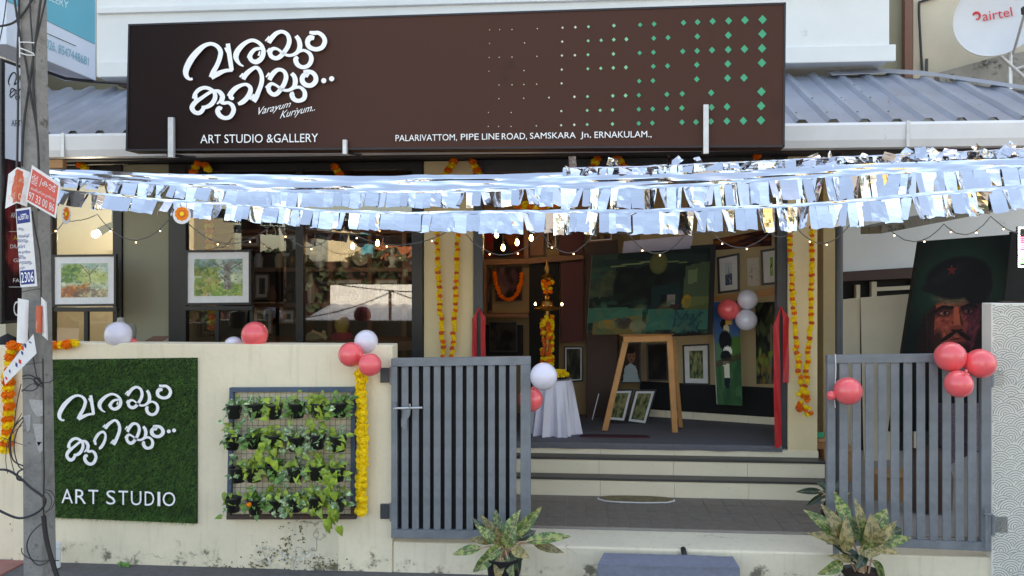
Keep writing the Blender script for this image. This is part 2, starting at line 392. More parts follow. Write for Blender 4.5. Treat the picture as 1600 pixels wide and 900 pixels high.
def smooth_path(pts, n=6):
    P = [np.array(p, float) for p in pts]; out = []
    for i in range(len(P) - 1):
        p0, p1, p2, p3 = P[max(i - 1, 0)], P[i], P[i + 1], P[min(i + 2, len(P) - 1)]
        for k in range(n):
            t = k / n
            out.append(.5 * ((2 * p1) + (-p0 + p2) * t + (2 * p0 - 5 * p1 + 4 * p2 - p3) * t * t + (-p0 + 3 * p1 - 3 * p2 + p3) * t ** 3))
    out.append(P[-1]); return out

# ------------------------------------------------------------------ lettering
def text_mb(txt, corners, plane, off=.003, depth=0.0, shear=0.0, mb=None, mi=0, bold=0.0):
    """letters fitted to the four photo corners (TL TR BR BL) of their box, lying on a real plane"""
    cu = bpy.data.curves.new('t', 'FONT'); cu.body = txt; cu.size = 1; cu.shear = shear; cu.resolution_u = 3
    cu.offset = 0; cu.fill_mode = 'FRONT' if depth == 0 else 'BOTH'
    cu.extrude = .5 if depth else 0
    ob = bpy.data.objects.new('t', cu); COL.objects.link(ob)
    bpy.context.view_layer.update()
    me = bpy.data.meshes.new_from_object(ob.evaluated_get(bpy.context.evaluated_depsgraph_get()))
    vs = [v.co.copy() for v in me.vertices]; fs = [tuple(p.vertices) for p in me.polygons]
    bpy.data.objects.remove(ob); bpy.data.curves.remove(cu); bpy.data.meshes.remove(me)
    mb = mb or MB()
    if not vs: return mb
    x0, x1 = min(v.x for v in vs), max(v.x for v in vs); y0, y1 = min(v.y for v in vs), max(v.y for v in vs)
    tl, tr, br, bl = [Vector(c) for c in corners]; out = []
    for v in vs:
        u = (v.x - x0) / max(1e-6, x1 - x0); w = (v.y - y0) / max(1e-6, y1 - y0)
        p = lerp(lerp(bl, br, u), lerp(tl, tr, u), w)
        out.append(plane.at(p.x, p.y, off + (depth if (depth and v.z > 0) else 0)))
    return mb.add(out, fs, mi)
def boxc(x0, y0, x1, y1, sl=0.0):          # corner list; sl = y change across the width
    return [(x0, y0), (x1, y0 + sl), (x1, y1 + sl), (x0, y1)]
def stroke(mb, pts, tf, plane, off, depth, mi=0, n=7, wscale=1.0):
    """one brush stroke: pts (x, y, width); tf maps logo coordinates to the photo, plane puts it on the board"""
    sp = smooth_path(pts, n); L = []; Rr = []
    for i, p in enumerate(sp):
        a, b = sp[max(i - 1, 0)], sp[min(i + 1, len(sp) - 1)]
        d = np.array([b[0] - a[0], b[1] - a[1]]); d /= max(1e-6, np.hypot(*d)); nn = np.array([-d[1], d[0]]); w = max(.6, p[2]) / 2 * wscale
        L.append(p[:2] + nn * w); Rr.append(p[:2] - nn * w)
    vs = []
    for q in (off + depth, off):
        for a, b in zip(L, Rr):
            vs.append(plane.at(*tf(*a), q)); vs.append(plane.at(*tf(*b), q))
    m = len(sp); fs = []
    for i in range(m - 1):
        fs.append((2 * i, 2 * i + 1, 2 * i + 3, 2 * i + 2))
        if depth: fs += [(2 * i, 2 * i + 2, 2 * m + 2 * i + 2, 2 * m + 2 * i), (2 * i + 1, 2 * m + 2 * i + 1, 2 * m + 2 * i + 3, 2 * i + 3)]
    if depth: fs += [(0, 2 * m, 2 * m + 1, 1), (2 * m - 2, 2 * m - 1, 4 * m - 1, 4 * m - 2)]
    else: vs = vs[:2 * m]
    mb.add(vs, fs, mi)
YA = [(420,67,6),(424,60,7),(432,52,6),(441,49.5,5),(449,54,5.5),(452,63,6.5),(450,72,6.5),(445,80,6.5),(438,88,6.5),(431,91,6),(424,88,6),(422,81,6.5),(427,76,5),(434,77,3.5),(442,83,4),(450,86.5,4),(458,85.5,4.5),(465,81,6),(468.5,73,7),(467,63,6.5),(462.5,56,5.5)]
YA2 = [(421,125,6),(425,117,7),(432,110,6),(439,109,5),(445,113,5.5),(447,121,6.5),(444,131,6.5),(439,139,6.5),(433,146,6.5),(427,147.5,6),(421,143,6),(419.5,136,6.5),(424,131,5),(431,133,3.5),(438,138,4),(445,141,4),(452,140.5,4.5),(459,136,6),(461.5,128,7),(460,120,6.5),(455.5,114.5,5.5)]
GLYPHS = {
 'va': [[(301,123,3.5),(296,123.5,4),(291,118,6.5),(291,108,8.5),(299,92,9),(310,79,8),(320,71,6),(330,68.5,5),(339,72,5.5),(344.5,80,6.5),(343.5,90,6.5),(339,102,6.5),(333,113,7),(330,121,7)],
        [(330,121,7),(341,115,7),(352,110.5,5),(363.5,109.5,4.5)], [(356,68,6),(358.5,86,6.5),(362,110,6)], [(351.5,74.5,2.5),(355,82,2.5)]],
 'ra': [[(380.5,103.5,2),(374,99.5,4),(369,91,7),(370,82,8),(377,72.5,7),(386,65.5,5.5),(395,63,5),(404,66.5,5),(410,73.5,5.5),(411.5,82,6.5),(408.5,91,7),(401,96.5,7),(394,95,6),(390.5,89,6.5),(393,82.5,6),(399,77,5),(408,75.5,4)],
        [(387,90.5,2.5),(389,85,3)], [(406,80,2),(404,87,3)]],
 'yu': [YA, [(462,84.5,3),(469,79.8,4),(476,79,4),(484,84,5.5),(486.5,93,6.5),(482,102,6),(473,105,5.5),(465,101,6.5),(462,93,7),(465.5,89,4.5)], [(414.5,64,2),(421,57,3)], [(417,81,2.5),(422,76,4)]],
 'am': [[(483.5,50.5,4),(491,51.5,5.5),(498,51.5,5.5),(505,57,6),(507.5,65,6.5),(503,74,6.5),(493,77,6),(483,73,6.5),(480.5,65,7),(485,59,8),(491,60,5)]],
 'ku': [[(301.5,154,3),(304.5,147,5),(311,140,5.5),(320,137,5),(329,139.5,5),(335,145,5.5),(336,153,6.5),(331,162,6.5),(323,167,5.5),(315,168,4.5)],
        [(336,141.5,3),(327,145,4.5),(315,153,5),(305,160,6.5),(300,168,7),(304,175,6),(311,176.5,6),(316.5,172,6),(319,166,5)],
        [(305.5,147,5),(306,158,5)],
        [(333,141.5,3),(342,143,5.5),(347.5,150,7),(346.5,158,7),(350,161,5),(357,160.5,4.5),(363,165,6),(365,173,6.5),(360,182,6),(352,184.5,5.5),(344,181,6.5),(340,174,7),(342.5,169,6),(347,170,4)], [(344,158,4),(339,162.5,2)]],
 'rra': [[(365.5,154,4),(361,152.5,6),(361,146.5,7),(367,139,7),(376,133.5,5),(385,132,4.5),(391,137,6),(390.5,145,7),(385,154,7),(378,160,6.5),(372,162.5,4)], [(355.5,149.5,2),(360,143,3.5)]],
 'i': [[(380,124,6),(384,116.5,7),(391,110,6),(399,105.5,5),(405,109,5.5),(409,119,6),(408.5,130,6.5),(404,143,6.5),(400,152,7.5),(396,158.5,7.5)], [(390.5,155.5,2.5),(397,147.5,3)], [(374.5,120.5,2.5),(380,115,3.5)]],
 'yu2': [YA2, [(456,139.5,3),(463,136.5,4),(470,137,4.5),(476,144,6),(475,153.5,6.5),(467,157.5,5.5),(459.5,155,6.5),(456,148,7),(459.5,145.5,5)], [(415.5,120.5,2),(421,114,3.5)], [(415,137,2.5),(421,131.5,4)]],
 'am2': [[(474,112,4),(480,112,6),(488,113.5,6),(493,119.5,6.5),(493,127,7),(487,133,6.5),(479,133,6.5),(473,128,7),(472.5,121,7),(477,116.5,7),(482,119,5)]],
}
DOTS = [(505.8, 126, 4.1), (518.2, 123, 4.1)]
def glyph_box(g):
    xs = [(p[0] - p[2] / 2, p[0] + p[2] / 2) for s in GLYPHS[g] for p in s]; ys = [(p[1] - p[2] / 2, p[1] + p[2] / 2) for s in GLYPHS[g] for p in s]
    return min(x[0] for x in xs), min(y[0] for y in ys), max(x[1] for x in xs), max(y[1] for y in ys)
def glyph_mb(g, plane, off, depth, target=None, tf=None, ws=1.0):
    if tf is None:
        if target is None: tf = lambda x, y: (x, y)
        else:
            a = glyph_box(g); b = target
            tf = lambda x, y: (b[0] + (x - a[0]) / (a[2] - a[0]) * (b[2] - b[0]), b[1] + (y - a[1]) / (a[3] - a[1]) * (b[3] - b[1]))
    mb = MB()
    for i, s in enumerate(GLYPHS[g]): stroke(mb, s, tf, plane, off, depth + (.0006 * i if depth else 0) , wscale=ws) if depth else stroke(mb, s, tf, plane, off + .0004 * i, 0, wscale=ws)
    return mb
def disc_mb(mb, cx, cy, r, plane, off, depth, n=16, mi=0):
    ring = [(cx + r * math.cos(2 * math.pi * k / n), cy + r * math.sin(2 * math.pi * k / n)) for k in range(n)]
    f = [plane.at(x, y, off + depth) for x, y in ring]
    if depth: mb.prism(f, plane.at(cx, cy, off) - plane.at(cx, cy, off + depth), mi)
    else: mb.add(f, [tuple(range(n))], mi)
    return mb

# ------------------------------------------------------------------ painted pictures: colour grids laid on real canvases
class Pic:
    def __init__(s, w, h, base):
        s.w, s.h = w, h; s.a = np.zeros((h, w, 3)); s.a[:] = np.array(base, float)
        s.U, s.V = np.meshgrid((np.arange(w) + .5) / w, (np.arange(h) + .5) / h)
    def mask(s, m, col, alpha=1.0):
        m = np.clip(m, 0, 1)[..., None] * alpha; s.a = s.a * (1 - m) + np.array(col, float) * m; return s
    def ell(s, cx, cy, rx, ry, col, alpha=1.0, rot=0.0, soft=.12):
        x, y = s.U - cx, s.V - cy; c, q = math.cos(rot), math.sin(rot)
        d = np.sqrt(((x * c + y * q) / rx) ** 2 + ((-x * q + y * c) / ry) ** 2)
        return s.mask((1 - d) / soft + .5, col, alpha)
    def poly(s, pts, col, alpha=1.0):
        inside = np.zeros(s.U.shape, bool); n = len(pts); j = n - 1
        for i in range(n):
            xi, yi = pts[i]; xj, yj = pts[j]
            if yi != yj:
                inside ^= ((yi > s.V) != (yj > s.V)) & (s.U < (xj - xi) * (s.V - yi) / (yj - yi) + xi)
            j = i
        return s.mask(inside.astype(float), col, alpha)
    def line(s, a, b, wd, col, alpha=1.0):
        a, b = np.array(a), np.array(b); d = b - a; t = np.clip(((s.U - a[0]) * d[0] + (s.V - a[1]) * d[1]) / (d @ d), 0, 1)
        e = np.hypot(s.U - a[0] - t * d[0], s.V - a[1] - t * d[1]); return s.mask((1.0 - e / wd) * 3, col, alpha)
    def noise(s, amp, n=12):
        g = np.random.rand(n + 2, n + 2); x = s.U * n; y = s.V * n; i, j = x.astype(int), y.astype(int); fx, fy = x - i, y - j
        v = (g[j, i] * (1 - fx) + g[j, i + 1] * fx) * (1 - fy) + (g[j + 1, i] * (1 - fx) + g[j + 1, i + 1] * fx) * fy
        s.a *= (1 + amp * (v - .5) * 2)[..., None]; return s
    def dabs(s, n, region, cols, rx, ry, alpha=.8):
        for _ in range(n):
            s.ell(random.uniform(region[0], region[2]), random.uniform(region[1], region[3]), rx * random.uniform(.5, 1.4), ry * random.uniform(.5, 1.4),
                  random.choice(cols), alpha, random.uniform(0, 3), .6)
        return s
    def build(s, name, corners, parent, lift=Vector((0, 0, 0)), mtl=None):
        tl, tr, br, bl = [Vector(c) for c in corners]
        mb = MB(); mb.grid(lambda u, v: lerp(lerp(tl, tr, u), lerp(bl, br, u), v) + lift, s.w, s.h)
        o = mb.build(name, mtl or M['paint'], parent)
        c = np.clip(s.a, 0, 255) / 255; lin = np.where(c <= .04045, c / 12.92, ((c + .055) / 1.055) ** 2.4).reshape(-1, 3)
        at = o.data.color_attributes.new('Col', 'FLOAT_COLOR', 'CORNER')
        at.data.foreach_set('color', np.repeat(np.concatenate([lin, np.ones((len(lin), 1))], 1), 4, axis=0).ravel())
        return o
def framed(name, label, cat, px, plane, pic, fw=.022, mw=0.0, depth=.03, fmat='black', mount='paper', group=None, gloss=False, off=.0):
    """picture frame: px = photo corners TL TR BR BL"""
    c = [plane.at(x, y, off + depth) for x, y in px]; n = plane.n
    base = (c[2] + c[3]) / 2 - n * depth
    t = thing(name, label, cat, base, group)
    wd = ((c[1] - c[0]).length + (c[2] - c[3]).length) / 2; ht = ((c[3] - c[0]).length + (c[2] - c[1]).length) / 2
    def P(u, v, d=0): return lerp(lerp(c[0], c[1], u), lerp(c[3], c[2], u), v) + n * d
    def q(m, d): a, b = m / wd, m / ht; return [P(a, b, d), P(1 - a, b, d), P(1 - a, 1 - b, d), P(a, 1 - b, d)]
    if fw > 0:
        o, i = q(0, 0), q(fw, 0); mb = MB()
        for k in range(4):
            j = (k + 1) % 4; mb.slab([o[k], o[j], i[j], i[k]], -n * depth)
        mb.build('frame', M[fmat], t)
    else:
        MB().slab(q(0, -.001), -n * (depth - .001)).build('canvas', M['paper' if fmat == 'black' else fmat], t)
    if mw > 0: MB().slab(q(fw, -.010), -n * .006).build('mount', M[mount], t)
    elif fw > 0: MB().slab(q(fw, -.012), -n * .006).build('backing_board', M['darkwood'], t)
    pic.build('artwork', q(fw + mw, -.008 if fw > 0 else .001), t, mtl=M['glazed'] if gloss else None)
    return t
# =================================================================== SETTING
FY = 1.45                                   # front plane of the house
GZ = -.06                                   # road level
FLZ = .52                                   # floor of the studio
def X(px, Y): return W(px, HY, Y).x
def Z(px, py, Y): return W(px, py, Y).z
structure(MB().box(-150, 150, -150, 150, -.5, GZ).build('ground', M['asphalt']))
structure(MB().box(-9, X(37, -.05), -1.1, -.003, -.1, GZ + .012).build('pavement', M['redpave'], bevel=.004))

# ---- compound wall in front, with its low plinth under the gates
WT = Z(400, 538, 0)                         # wall top
wall = thing('compound_wall', 'cream plastered compound wall with damp stains, carrying the turf sign and plant rack', 'wall', (-2.6, .08, 0))
MB().box(X(40, 0), X(613, 0), 0, .16, GZ - .02, WT).build('wall_panel', M['cream'], wall, bevel=.006)
MB().box(X(-260, 0), X(21, 0) - .002, .012, .16, GZ - .02, WT - .03).build('wall_panel', M['cream'], wall, bevel=.006)
MB().box(X(21, 0), X(40, 0) - .002, -.012, .16, GZ - .02, WT - .02).build('wall_pier', M['cream'], wall, bevel=.006)
MB().slab([W(453, 811, -.006), W(528, 808, -.006), W(528, 893, -.006), W(453, 895, -.006)], (0, .02, 0)).build('plaster_patch', M['patch'], wall, bevel=.003)
def flakes(name, m_, blobs, size, yy):
    m = MB()
    for cx, cy, sx, sy_, n in blobs:
        for k in range(n):
            x, y = cx + random.gauss(0, sx), cy + random.gauss(0, sy_)
            if mnoise.noise(Vector((x * .12, y * .12, 5))) < -.12: continue
            p = W(x, min(y, 894), yy); r = random.uniform(.3, 1) * size; a0 = random.uniform(0, 6); q = random.randint(4, 6)
            m.add([p + Vector((r * random.uniform(.6, 1.2) * math.cos(a0 + 6.283 * j / q), random.uniform(-.003, 0), r * random.uniform(.5, 1.1) * math.sin(a0 + 6.283 * j / q))) for j in range(q)], [tuple(range(q))])
    o = m.build(name, M[m_], wall); o['kind'] = 'stuff'
flakes('moss', 'moss', [(425, 868, 16, 10, 150), (447, 850, 5, 16, 60), (470, 835, 4, 16, 50), (497, 878, 14, 8, 100), (186, 889, 22, 3.5, 150), (232, 892, 14, 2, 50), (112, 891, 10, 2, 40), (25, 830, 3, 14, 40), (520, 888, 8, 5, 50), (345, 888, 30, 5, 50), (395, 886, 14, 5, 70)], .009, -.0085)
flakes('peeled_paint', 'peel', [(432, 876, 14, 8, 60), (478, 872, 9, 9, 50), (412, 862, 10, 8, 30)], .014, -.0105)
PZ = .14
plinth = thing('gate_plinth', 'low cream plinth running under both gates with a crack along it', 'plinth', (1.0, .18, 0))
MB().box(X(613, 0) + .002, X(1552, 0), .004, .37, GZ - .02, PZ).build('plinth_body', M['plinth'], plinth, bevel=.012)
m = MB(); c = W(1068, 861, 0)
m.tube([c + Vector((0, .02, .006)), c + Vector((0, -.02, 0)), c + Vector((.002, -.045, -.016)), c + Vector((.002, -.05, -.04))], .018, 10)
m.build('drain_spout', M['cable'], plinth, smooth=True)

# ---- tiled forecourt: every tile near enough is a piece
TY0, TY1 = .374, 1.155
ff = structure(MB().box(X(560, .4), X(1330, .4), TY0, TY1 + .05, 0, .1525).build('forecourt_floor', M['grout']))
tile_me = {}
nx, ny = 24, 4
x0, x1 = X(640, .8), X(1400, .8)
for j in range(ny):
    for i in range(nx):
        w, d = (x1 - x0) / nx, (TY1 - TY0) / ny
        cx, cy = x0 + (i + .5) * w, TY0 + (j + .5) * d
        if cx > X(1300, cy): continue
        k = random.randint(0, 3)
        if k not in tile_me:
            q = MB().box(-w / 2 + .003, w / 2 - .003, -d / 2 + .003, d / 2 - .003, -.006, .006); tile_me[k] = q.mesh('floor_tile', M['floortile'], Vector((0, 0, 0)))
        inst('floor_tile', tile_me[k], ff, (cx, cy, .150 + random.uniform(-.0015, .0015)), (random.uniform(-.004, .004), random.uniform(-.004, .004), 0))

# ---- entrance steps: granite nosings, tiled risers (each riser tile a piece)
steps = thing('entrance_steps', 'three cream tiled steps with dark granite nosings below the doorway', 'steps', (.3, 1.3, .15))
sz = [.15, .297, .43, FLZ - .012]; sy = [1.165, 1.285, 1.405]
xl, xr = X(640, 1.2), [X(1291, 1.165), X(1289, 1.285), X(1279, 1.405)]
for k in range(3):
    st = MB().box(xl, xr[k] - .012, sy[k] + .012, 1.62, sz[k] - .01, sz[k + 1] - .012).build('step_body', M['grout'], steps)
    edges = [xl] + [X(p, sy[k]) for p in ((712, 824, 938, 1054, 1170) if k != 1 else (706, 818, 936, 1052, 1168))] + [xr[k]]
    for a, b in zip(edges, edges[1:]):
        MB().box(a + .0012, b - .0012, sy[k] + random.uniform(0, .0015), sy[k] + .0115, sz[k] + .001, sz[k + 1] - .022).build('riser_tile', M['riser'], steps)
    if k < 2:
        MB().box(xl, xr[k] + .008, sy[k] - .010, sy[k] + .135, sz[k + 1] - .015, sz[k + 1]).build('nosing', M['granite'], steps, bevel=.003)
structure(MB().box(X(60, FY) - .3, X(1274, FY), 1.43, 3.8, .2, FLZ - .006).build('studio_floor', M['carpet']))
cp = MB(); xs0, xs1 = X(700, 1.4), X(1222, 1.4)
def carpet(u, v):
    x = lerp(xs0, xs1, u)
    if v < .5: t = v / .5; return Vector((x, 1.395 - .004 * math.sin(u * 40), lerp(FLZ - .045 - .006 * mnoise.noise(Vector((u * 14, 0, 0))), FLZ + .004, t)))
    return Vector((x, lerp(1.398, 2.06, (v - .5) / .5), FLZ + .004 + .003 * mnoise.noise(Vector((u * 9, v * 5, 2)))))
cp.grid(carpet, 60, 10)
tag(cp.build('carpet', M['carpet'], smooth=True), 'blue grey carpet laid on the studio floor and folded over the top step', 'carpet')

# =================================================================== THE STUDIO HOUSE
house = thing('studio_building', 'single storey art studio with cream pillars, dark framed windows and open doorway', 'building', (-.5, 2.5, 0))
def hb(name, m, *b, bevel=0): return MB().box(*b).build(name, M[m], house, bevel=bevel)
ZT = 2.86
# pillars and dark steel posts
hb('pillar', 'olive', X(192, FY), X(264, FY), FY, FY + .2, .1, ZT, bevel=.006)
hb('pillar', 'pillar', X(662, FY), X(740, FY), FY, FY + .2, .1, ZT, bevel=.006)
hb('pillar', 'pillar', X(1229, FY), X(1275, FY), FY - .04, FY + .3, .43, ZT, bevel=.006)
for a, b, mm in ((741, 755, 'steel'), (1213, 1228, 'steel')):
    hb('door_post', mm, X(a, FY), X(b, FY), FY - .03, FY + .06, FLZ - .05, ZT, bevel=.003)
# windows: frame with panes as sub-parts
def window(pxs, bars, label):
    m = MB()
    for a, b in bars: m.box(X(a, FY), X(b, FY), FY - .02, FY + .05, 1.0, ZT - .003)
    a, b = X(bars[0][1], FY) , X(bars[-1][0], FY)
    m.box(a, b, FY - .017, FY + .045, 1.0, 1.06); m.box(a, b, FY - .017, FY + .045, ZT - .07, ZT - .006)
    f = m.build('window_frame', M['black'], house, bevel=.003); f['label'] = label
    for (l, r) in zip(bars, bars[1:]):
        (lambda a_, b_: MB().add([(a_, FY + .012, 1.06), (b_, FY + .012, 1.06), (b_, FY + .012, ZT - .07), (a_, FY + .012, ZT - .07)], [(0, 1, 2, 3)]))(X(l[1], FY) + .001, X(r[0], FY) - .001).build('pane', M['glass'], f)
window(None, [(66, 84), (178, 192)], 'narrow left window frame with a lit spot lamp behind it')
window(None, [(265, 292), (463, 475), (644, 661)], 'wide shop window frame with two panes')
hb('transom_bar', 'steel', X(755, FY) + .001, X(1213, FY) - .001, FY - .02, FY + .04, ZT - .1, ZT)
# inner walls, ceiling
hb('back_wall', 'lampwall', X(20, 3.0), X(276, 3.0), 3.0, 3.1, FLZ, 2.9)
hb('partition', 'lampwall', X(276, 2.2), X(276, 2.2) + .06, FY + .2, 3.0, FLZ, 2.9)
hb('side_wall', 'lampwall', X(20, 3.0) - .12, X(20, 3.0), FY, 3.1, FLZ, 2.9)
hb('back_wall', 'darkwood', X(276, 2.2) + .062, X(705, 2.75), 2.75, 2.85, FLZ, 2.9)
hb('partition', 'darkwood', X(705, 2.2), X(705, 2.2) + .06, FY + .2, 2.74, FLZ, 2.9)
hb('back_wall', 'inner', X(705, 2.75) + .062, X(1003, 2.75), 2.752, 2.85, FLZ, 2.9)
RW0, RW1 = Vector((X(1000, 2.74), 2.74, 0)), Vector((X(1262, 2.28), 2.28, 0))
rwn = Vector((RW1.y - RW0.y, -(RW1.x - RW0.x), 0)).normalized()
RWP = Plane(RW0, rwn)
MB().slab([RW0 + Vector((0, 0, 2.9)), RW1 + Vector((0, 0, 2.9)), RW1 + Vector((0, 0, FLZ)), RW0 + Vector((0, 0, FLZ))], -rwn * .1).build('display_wall', M['innerw'], house)
hb('side_wall', 'innerw', X(1262, 2.28) - .02, X(1262, 2.28) + .08, FY + .3, 3.1, FLZ, 2.9)
hb('wall', 'beige', X(20, 3.0), X(66, FY) - .002, FY, FY + .15, 0, 2.86)
hb('ceiling', 'darkwood', X(20, 3.0) - .1, X(1275, FY), FY + .21, 3.1, 2.862, 2.95)
# black skirting cloth along the display wall with a tile foot
b0, b1 = RWP.at(1000, 612, .02), RWP.at(1214, 620, .02)
MB().slab([Vector((b0.x, b0.y, FLZ + .34)), Vector((b1.x, b1.y, FLZ + .34)), Vector((b1.x, b1.y, FLZ + .07)), Vector((b0.x, b0.y, FLZ + .07))], -rwn * .018).build('skirting_cloth', M['skirt'], house)
for k in range(5):
    a = lerp(b0, b1, k / 5); b = lerp(b0, b1, (k + 1) / 5) - (b1 - b0).normalized() * .003
    MB().slab([Vector((a.x, a.y, FLZ + .068)), Vector((b.x, b.y, FLZ + .068)), Vector((b.x, b.y, FLZ)), Vector((a.x, a.y, FLZ))], -rwn * .015).build('skirting_tile', M['riser'], house)
# eaves: dark fascia beam and soffit
hb('eaves_beam', 'soffit', X(-60, .56), X(1760, .56), .585, .66, 2.772, 2.85)
hb('soffit', 'soffit', X(-60, .56), X(1760, .56), .66, FY + .2, 2.868, 2.885)
# upper parapet; walls behind it, their unseen storey added to shade the front
FB = Z(800, 107, 1.62)
hb('parapet', 'upper', X(150, 1.62), X(1390, 1.62), 1.62, 2.5, FB, 4.75, bevel=.01)
hb('parapet_lip', 'upper', X(150, 1.60) + .01, X(1400, 1.60), 1.597, 1.64, FB - .008, FB + .13, bevel=.008)
hb('parapet_coping', 'upper', X(150, 1.58), X(1393, 1.58), 1.585, 2.5, Z(800, 3, 1.58), Z(800, 3, 1.58) + .05, bevel=.005)
hb('upper_wall_sun_block', 'beige', X(1427, 2.62), 9, 2.62, 9, 2.95, 8.6)
hb('upper_wall_sun_block', 'olive', -9, X(1427, 2.62) - .002, 2.66, 9, 2.95, 8.6)
hb('lower_wall', 'beige', -9, 9, 3.9, 9, 0, 2.95)
m = MB(); m.box(X(1414, 2.56), X(1426, 2.56), 2.56, 2.63, 3.0, 8); m.build('wall_batten', M['pipe'], house)

# ---- corrugated metal roof: ribbed sheets, ridge flashing, gutter with brackets
EY, EZ, SL = .60, 2.985, .51
roof = thing('metal_roof', 'pale blue grey corrugated metal roof with white gutter behind the signboard', 'roof', (-.3, 1.1, EZ))
def topy(x):
    a, b = X(1385, 1.75), X(1640, 1.3)
    return 1.80 if x < a else lerp(1.80, 1.12, min(1, (x - a) / (b - a)))
pitch = (X(1597, EY) - X(1250, EY)) / 7
xa = X(1250, EY) - pitch * 34
def rib_profile(xx):
    p = ((xx - xa) / pitch) % 1.0
    d = min(p, 1 - p) * pitch
    return .03 * max(0, min(1, (.045 - d) / .025))
k = -1; xs = xa - pitch * 4; sheets = []
while xs < 4.4:
    xe = xs + pitch * 5 - .001
    m = MB(); cols = []
    x = xs
    stops = [0, .02, .046]
    for rpt in range(6):
        for dd in (-.045, -.021, .021, .045):
            cols.append(xs + rpt * pitch + dd)
    cols = sorted(c for c in cols if xs - .05 <= c <= xe + .05)
    vs = []
    for c in cols:
        for r_ in range(9):
            yy = lerp(EY - .05, topy(c), r_ / 8); vs.append((c, yy, EZ + (yy - EY) * SL + rib_profile(c) + .003 * (len(sheets) % 2) + .005 * mnoise.noise(Vector((c * 4, yy * 4, 0)))))
    n = len(cols); fs = [(9 * i + r_, 9 * i + 9 + r_, 9 * i + 10 + r_, 9 * i + 1 + r_) for i in range(n - 1) for r_ in range(8)]
    m.add(vs, fs); m.add([(a, b, c - .004) for a, b, c in vs], [tuple(reversed(f)) for f in fs])
    sheets.append(m.build('roof_sheet', M['roofm'], roof)); xs += pitch * 5
m = MB(); pts = [(X(1296, 1.72), 1.66), (X(1385, 1.72), 1.70), (X(1450, 1.62), 1.6), (X(1640, 1.1), 1.02)]
for (ax, ay), (bx, by) in zip(pts, pts[1:]):
    za, zb = EZ + (ay - EY) * SL + .045, EZ + (by - EY) * SL + .045
    m.hexa([(ax, ay, za), (bx, by, zb), (bx + .02, by + .16, zb + .075), (ax + .01, ay + .16, za + .075)],
           [(ax, ay, za - .004), (bx, by, zb - .004), (bx + .02, by + .16, zb + .068), (ax + .01, ay + .16, za + .068)])
m.build('ridge_flashing', M['roofm'], roof)
gz0, gz1 = Z(1400, 229, .46), Z(1400, 190, .46)
m = MB()
prof = [(.47, gz1), (.455, gz1 - .02), (.46, gz0 + .05), (.48, gz0), (.58, gz0), (.584, gz1 - .03)]
for a, b in zip(prof, prof[1:]):
    m.hexa([(X(60, .5), a[0], a[1]), (X(1760, .5), a[0], a[1]), (X(1760, .5), b[0], b[1]), (X(60, .5), b[0], b[1])],
           [(X(60, .5), a[0] + .003, a[1] + .001), (X(1760, .5), a[0] + .003, a[1] + .001), (X(1760, .5), b[0] + .003, b[1] + .001), (X(60, .5), b[0] + .003, b[1] + .001)])
m.build('gutter', M['gutter'], roof)
for p in (98, 1419):
    x = X(p, .45); MB().box(x - .012, x + .012, .446, .454, gz0 - .004, gz1 + .004).build('gutter_bracket', M['galv'], roof)

m = MB()
for k in range(20):
    c = xa + pitch * (k + 18)
    for yy in (.7, 1.05, 1.4):
        if c < 4.3 and yy < topy(c) - .05: m.lathe([(.008, 0), (.008, .003), (.004, .008), (.0001, .009)], (c, yy, EZ + (yy - EY) * SL + rib_profile(c) + .001), 6)
m.build('roof_screws', M['dirtyconc'], roof)['kind'] = 'stuff'
m = MB()
for k in range(46):
    c = random.uniform(1.9, 4.2); yy = random.uniform(.65, topy(c) - .05); z = EZ + (yy - EY) * SL + rib_profile(c) + .004; a = random.uniform(0, 3); d = Vector((math.cos(a), math.sin(a), math.sin(a) * SL)) * random.uniform(.006, .016)
    p = Vector((c, yy, z)); e_ = Vector((-d.y, d.x, d.x * SL)) * .4; m.add([p - d, p + e_, p + d, p - e_], [(0, 1, 2, 3)])
m.build('leaf_litter', M['brown'], roof)['kind'] = 'stuff'

# ---- passage to the right of the pillar
pw = thing('passage_wall', 'pale wall with dark window band seen beyond the right gate', 'wall', (3.4, 3.1, 0))
MB().slab([W(1272, 330, 3.0), W(1640, 300, 3.0), W(1640, 404, 3.0), W(1272, 428, 3.0)], (0, .12, 0)).build('wall_band', M['upper'], pw)
MB().slab([W(1270, 428, 2.9), W(1640, 404, 2.9), W(1640, 424, 2.9), W(1270, 442, 2.9)], (0, .2, 0)).build('ledge', M['darkwood'], pw)
MB().slab([W(1260, 440, 3.06), W(1700, 420, 3.06), W(1700, 800, 3.06), W(1260, 800, 3.06)], (0, .1, 0)).build('shade_panel', M['sheet'], pw)  # flat near-black panel; the darkness of the void is put into its colour
m = MB()
for a in ((1362, 440, 1370, 700), (1428, 438, 1434, 700), (1338, 445, 1344, 478)):
    m.slab([W(a[0], a[1], 2.98), W(a[2], a[1], 2.98), W(a[2], a[3], 2.98), W(a[0], a[3], 2.98)], (0, .06, 0))
m.slab([W(1370, 449, 2.98), W(1428, 446, 2.98), W(1428, 452, 2.98), W(1370, 455, 2.98)], (0, .06, 0))
m.build('window_frame', M['beige'], pw)
cl = MB().slab([W(1377, 352, 1.9), W(1600, 308, 1.5), W(1600, 322, 1.5), W(1377, 365, 1.9)], (0, .5, .02)).build('concrete_ledge', M['dirtyconc'])
tag(cl, 'grey concrete ledge sloping under the foil fringe at the right', 'ledge')
sp = MB(); sp.tube([Vector((X(1311, 1.0), 1.0, .1)), Vector((X(1311, 1.0), 1.0, 2.86))], .028, 14)
po = thing('porch_post', 'slim dark grey steel post beside the right pillar', 'post', (X(1311, 1.0), 1.0, .1))
sp.build('post_tube', M['steel'], po, smooth=True)
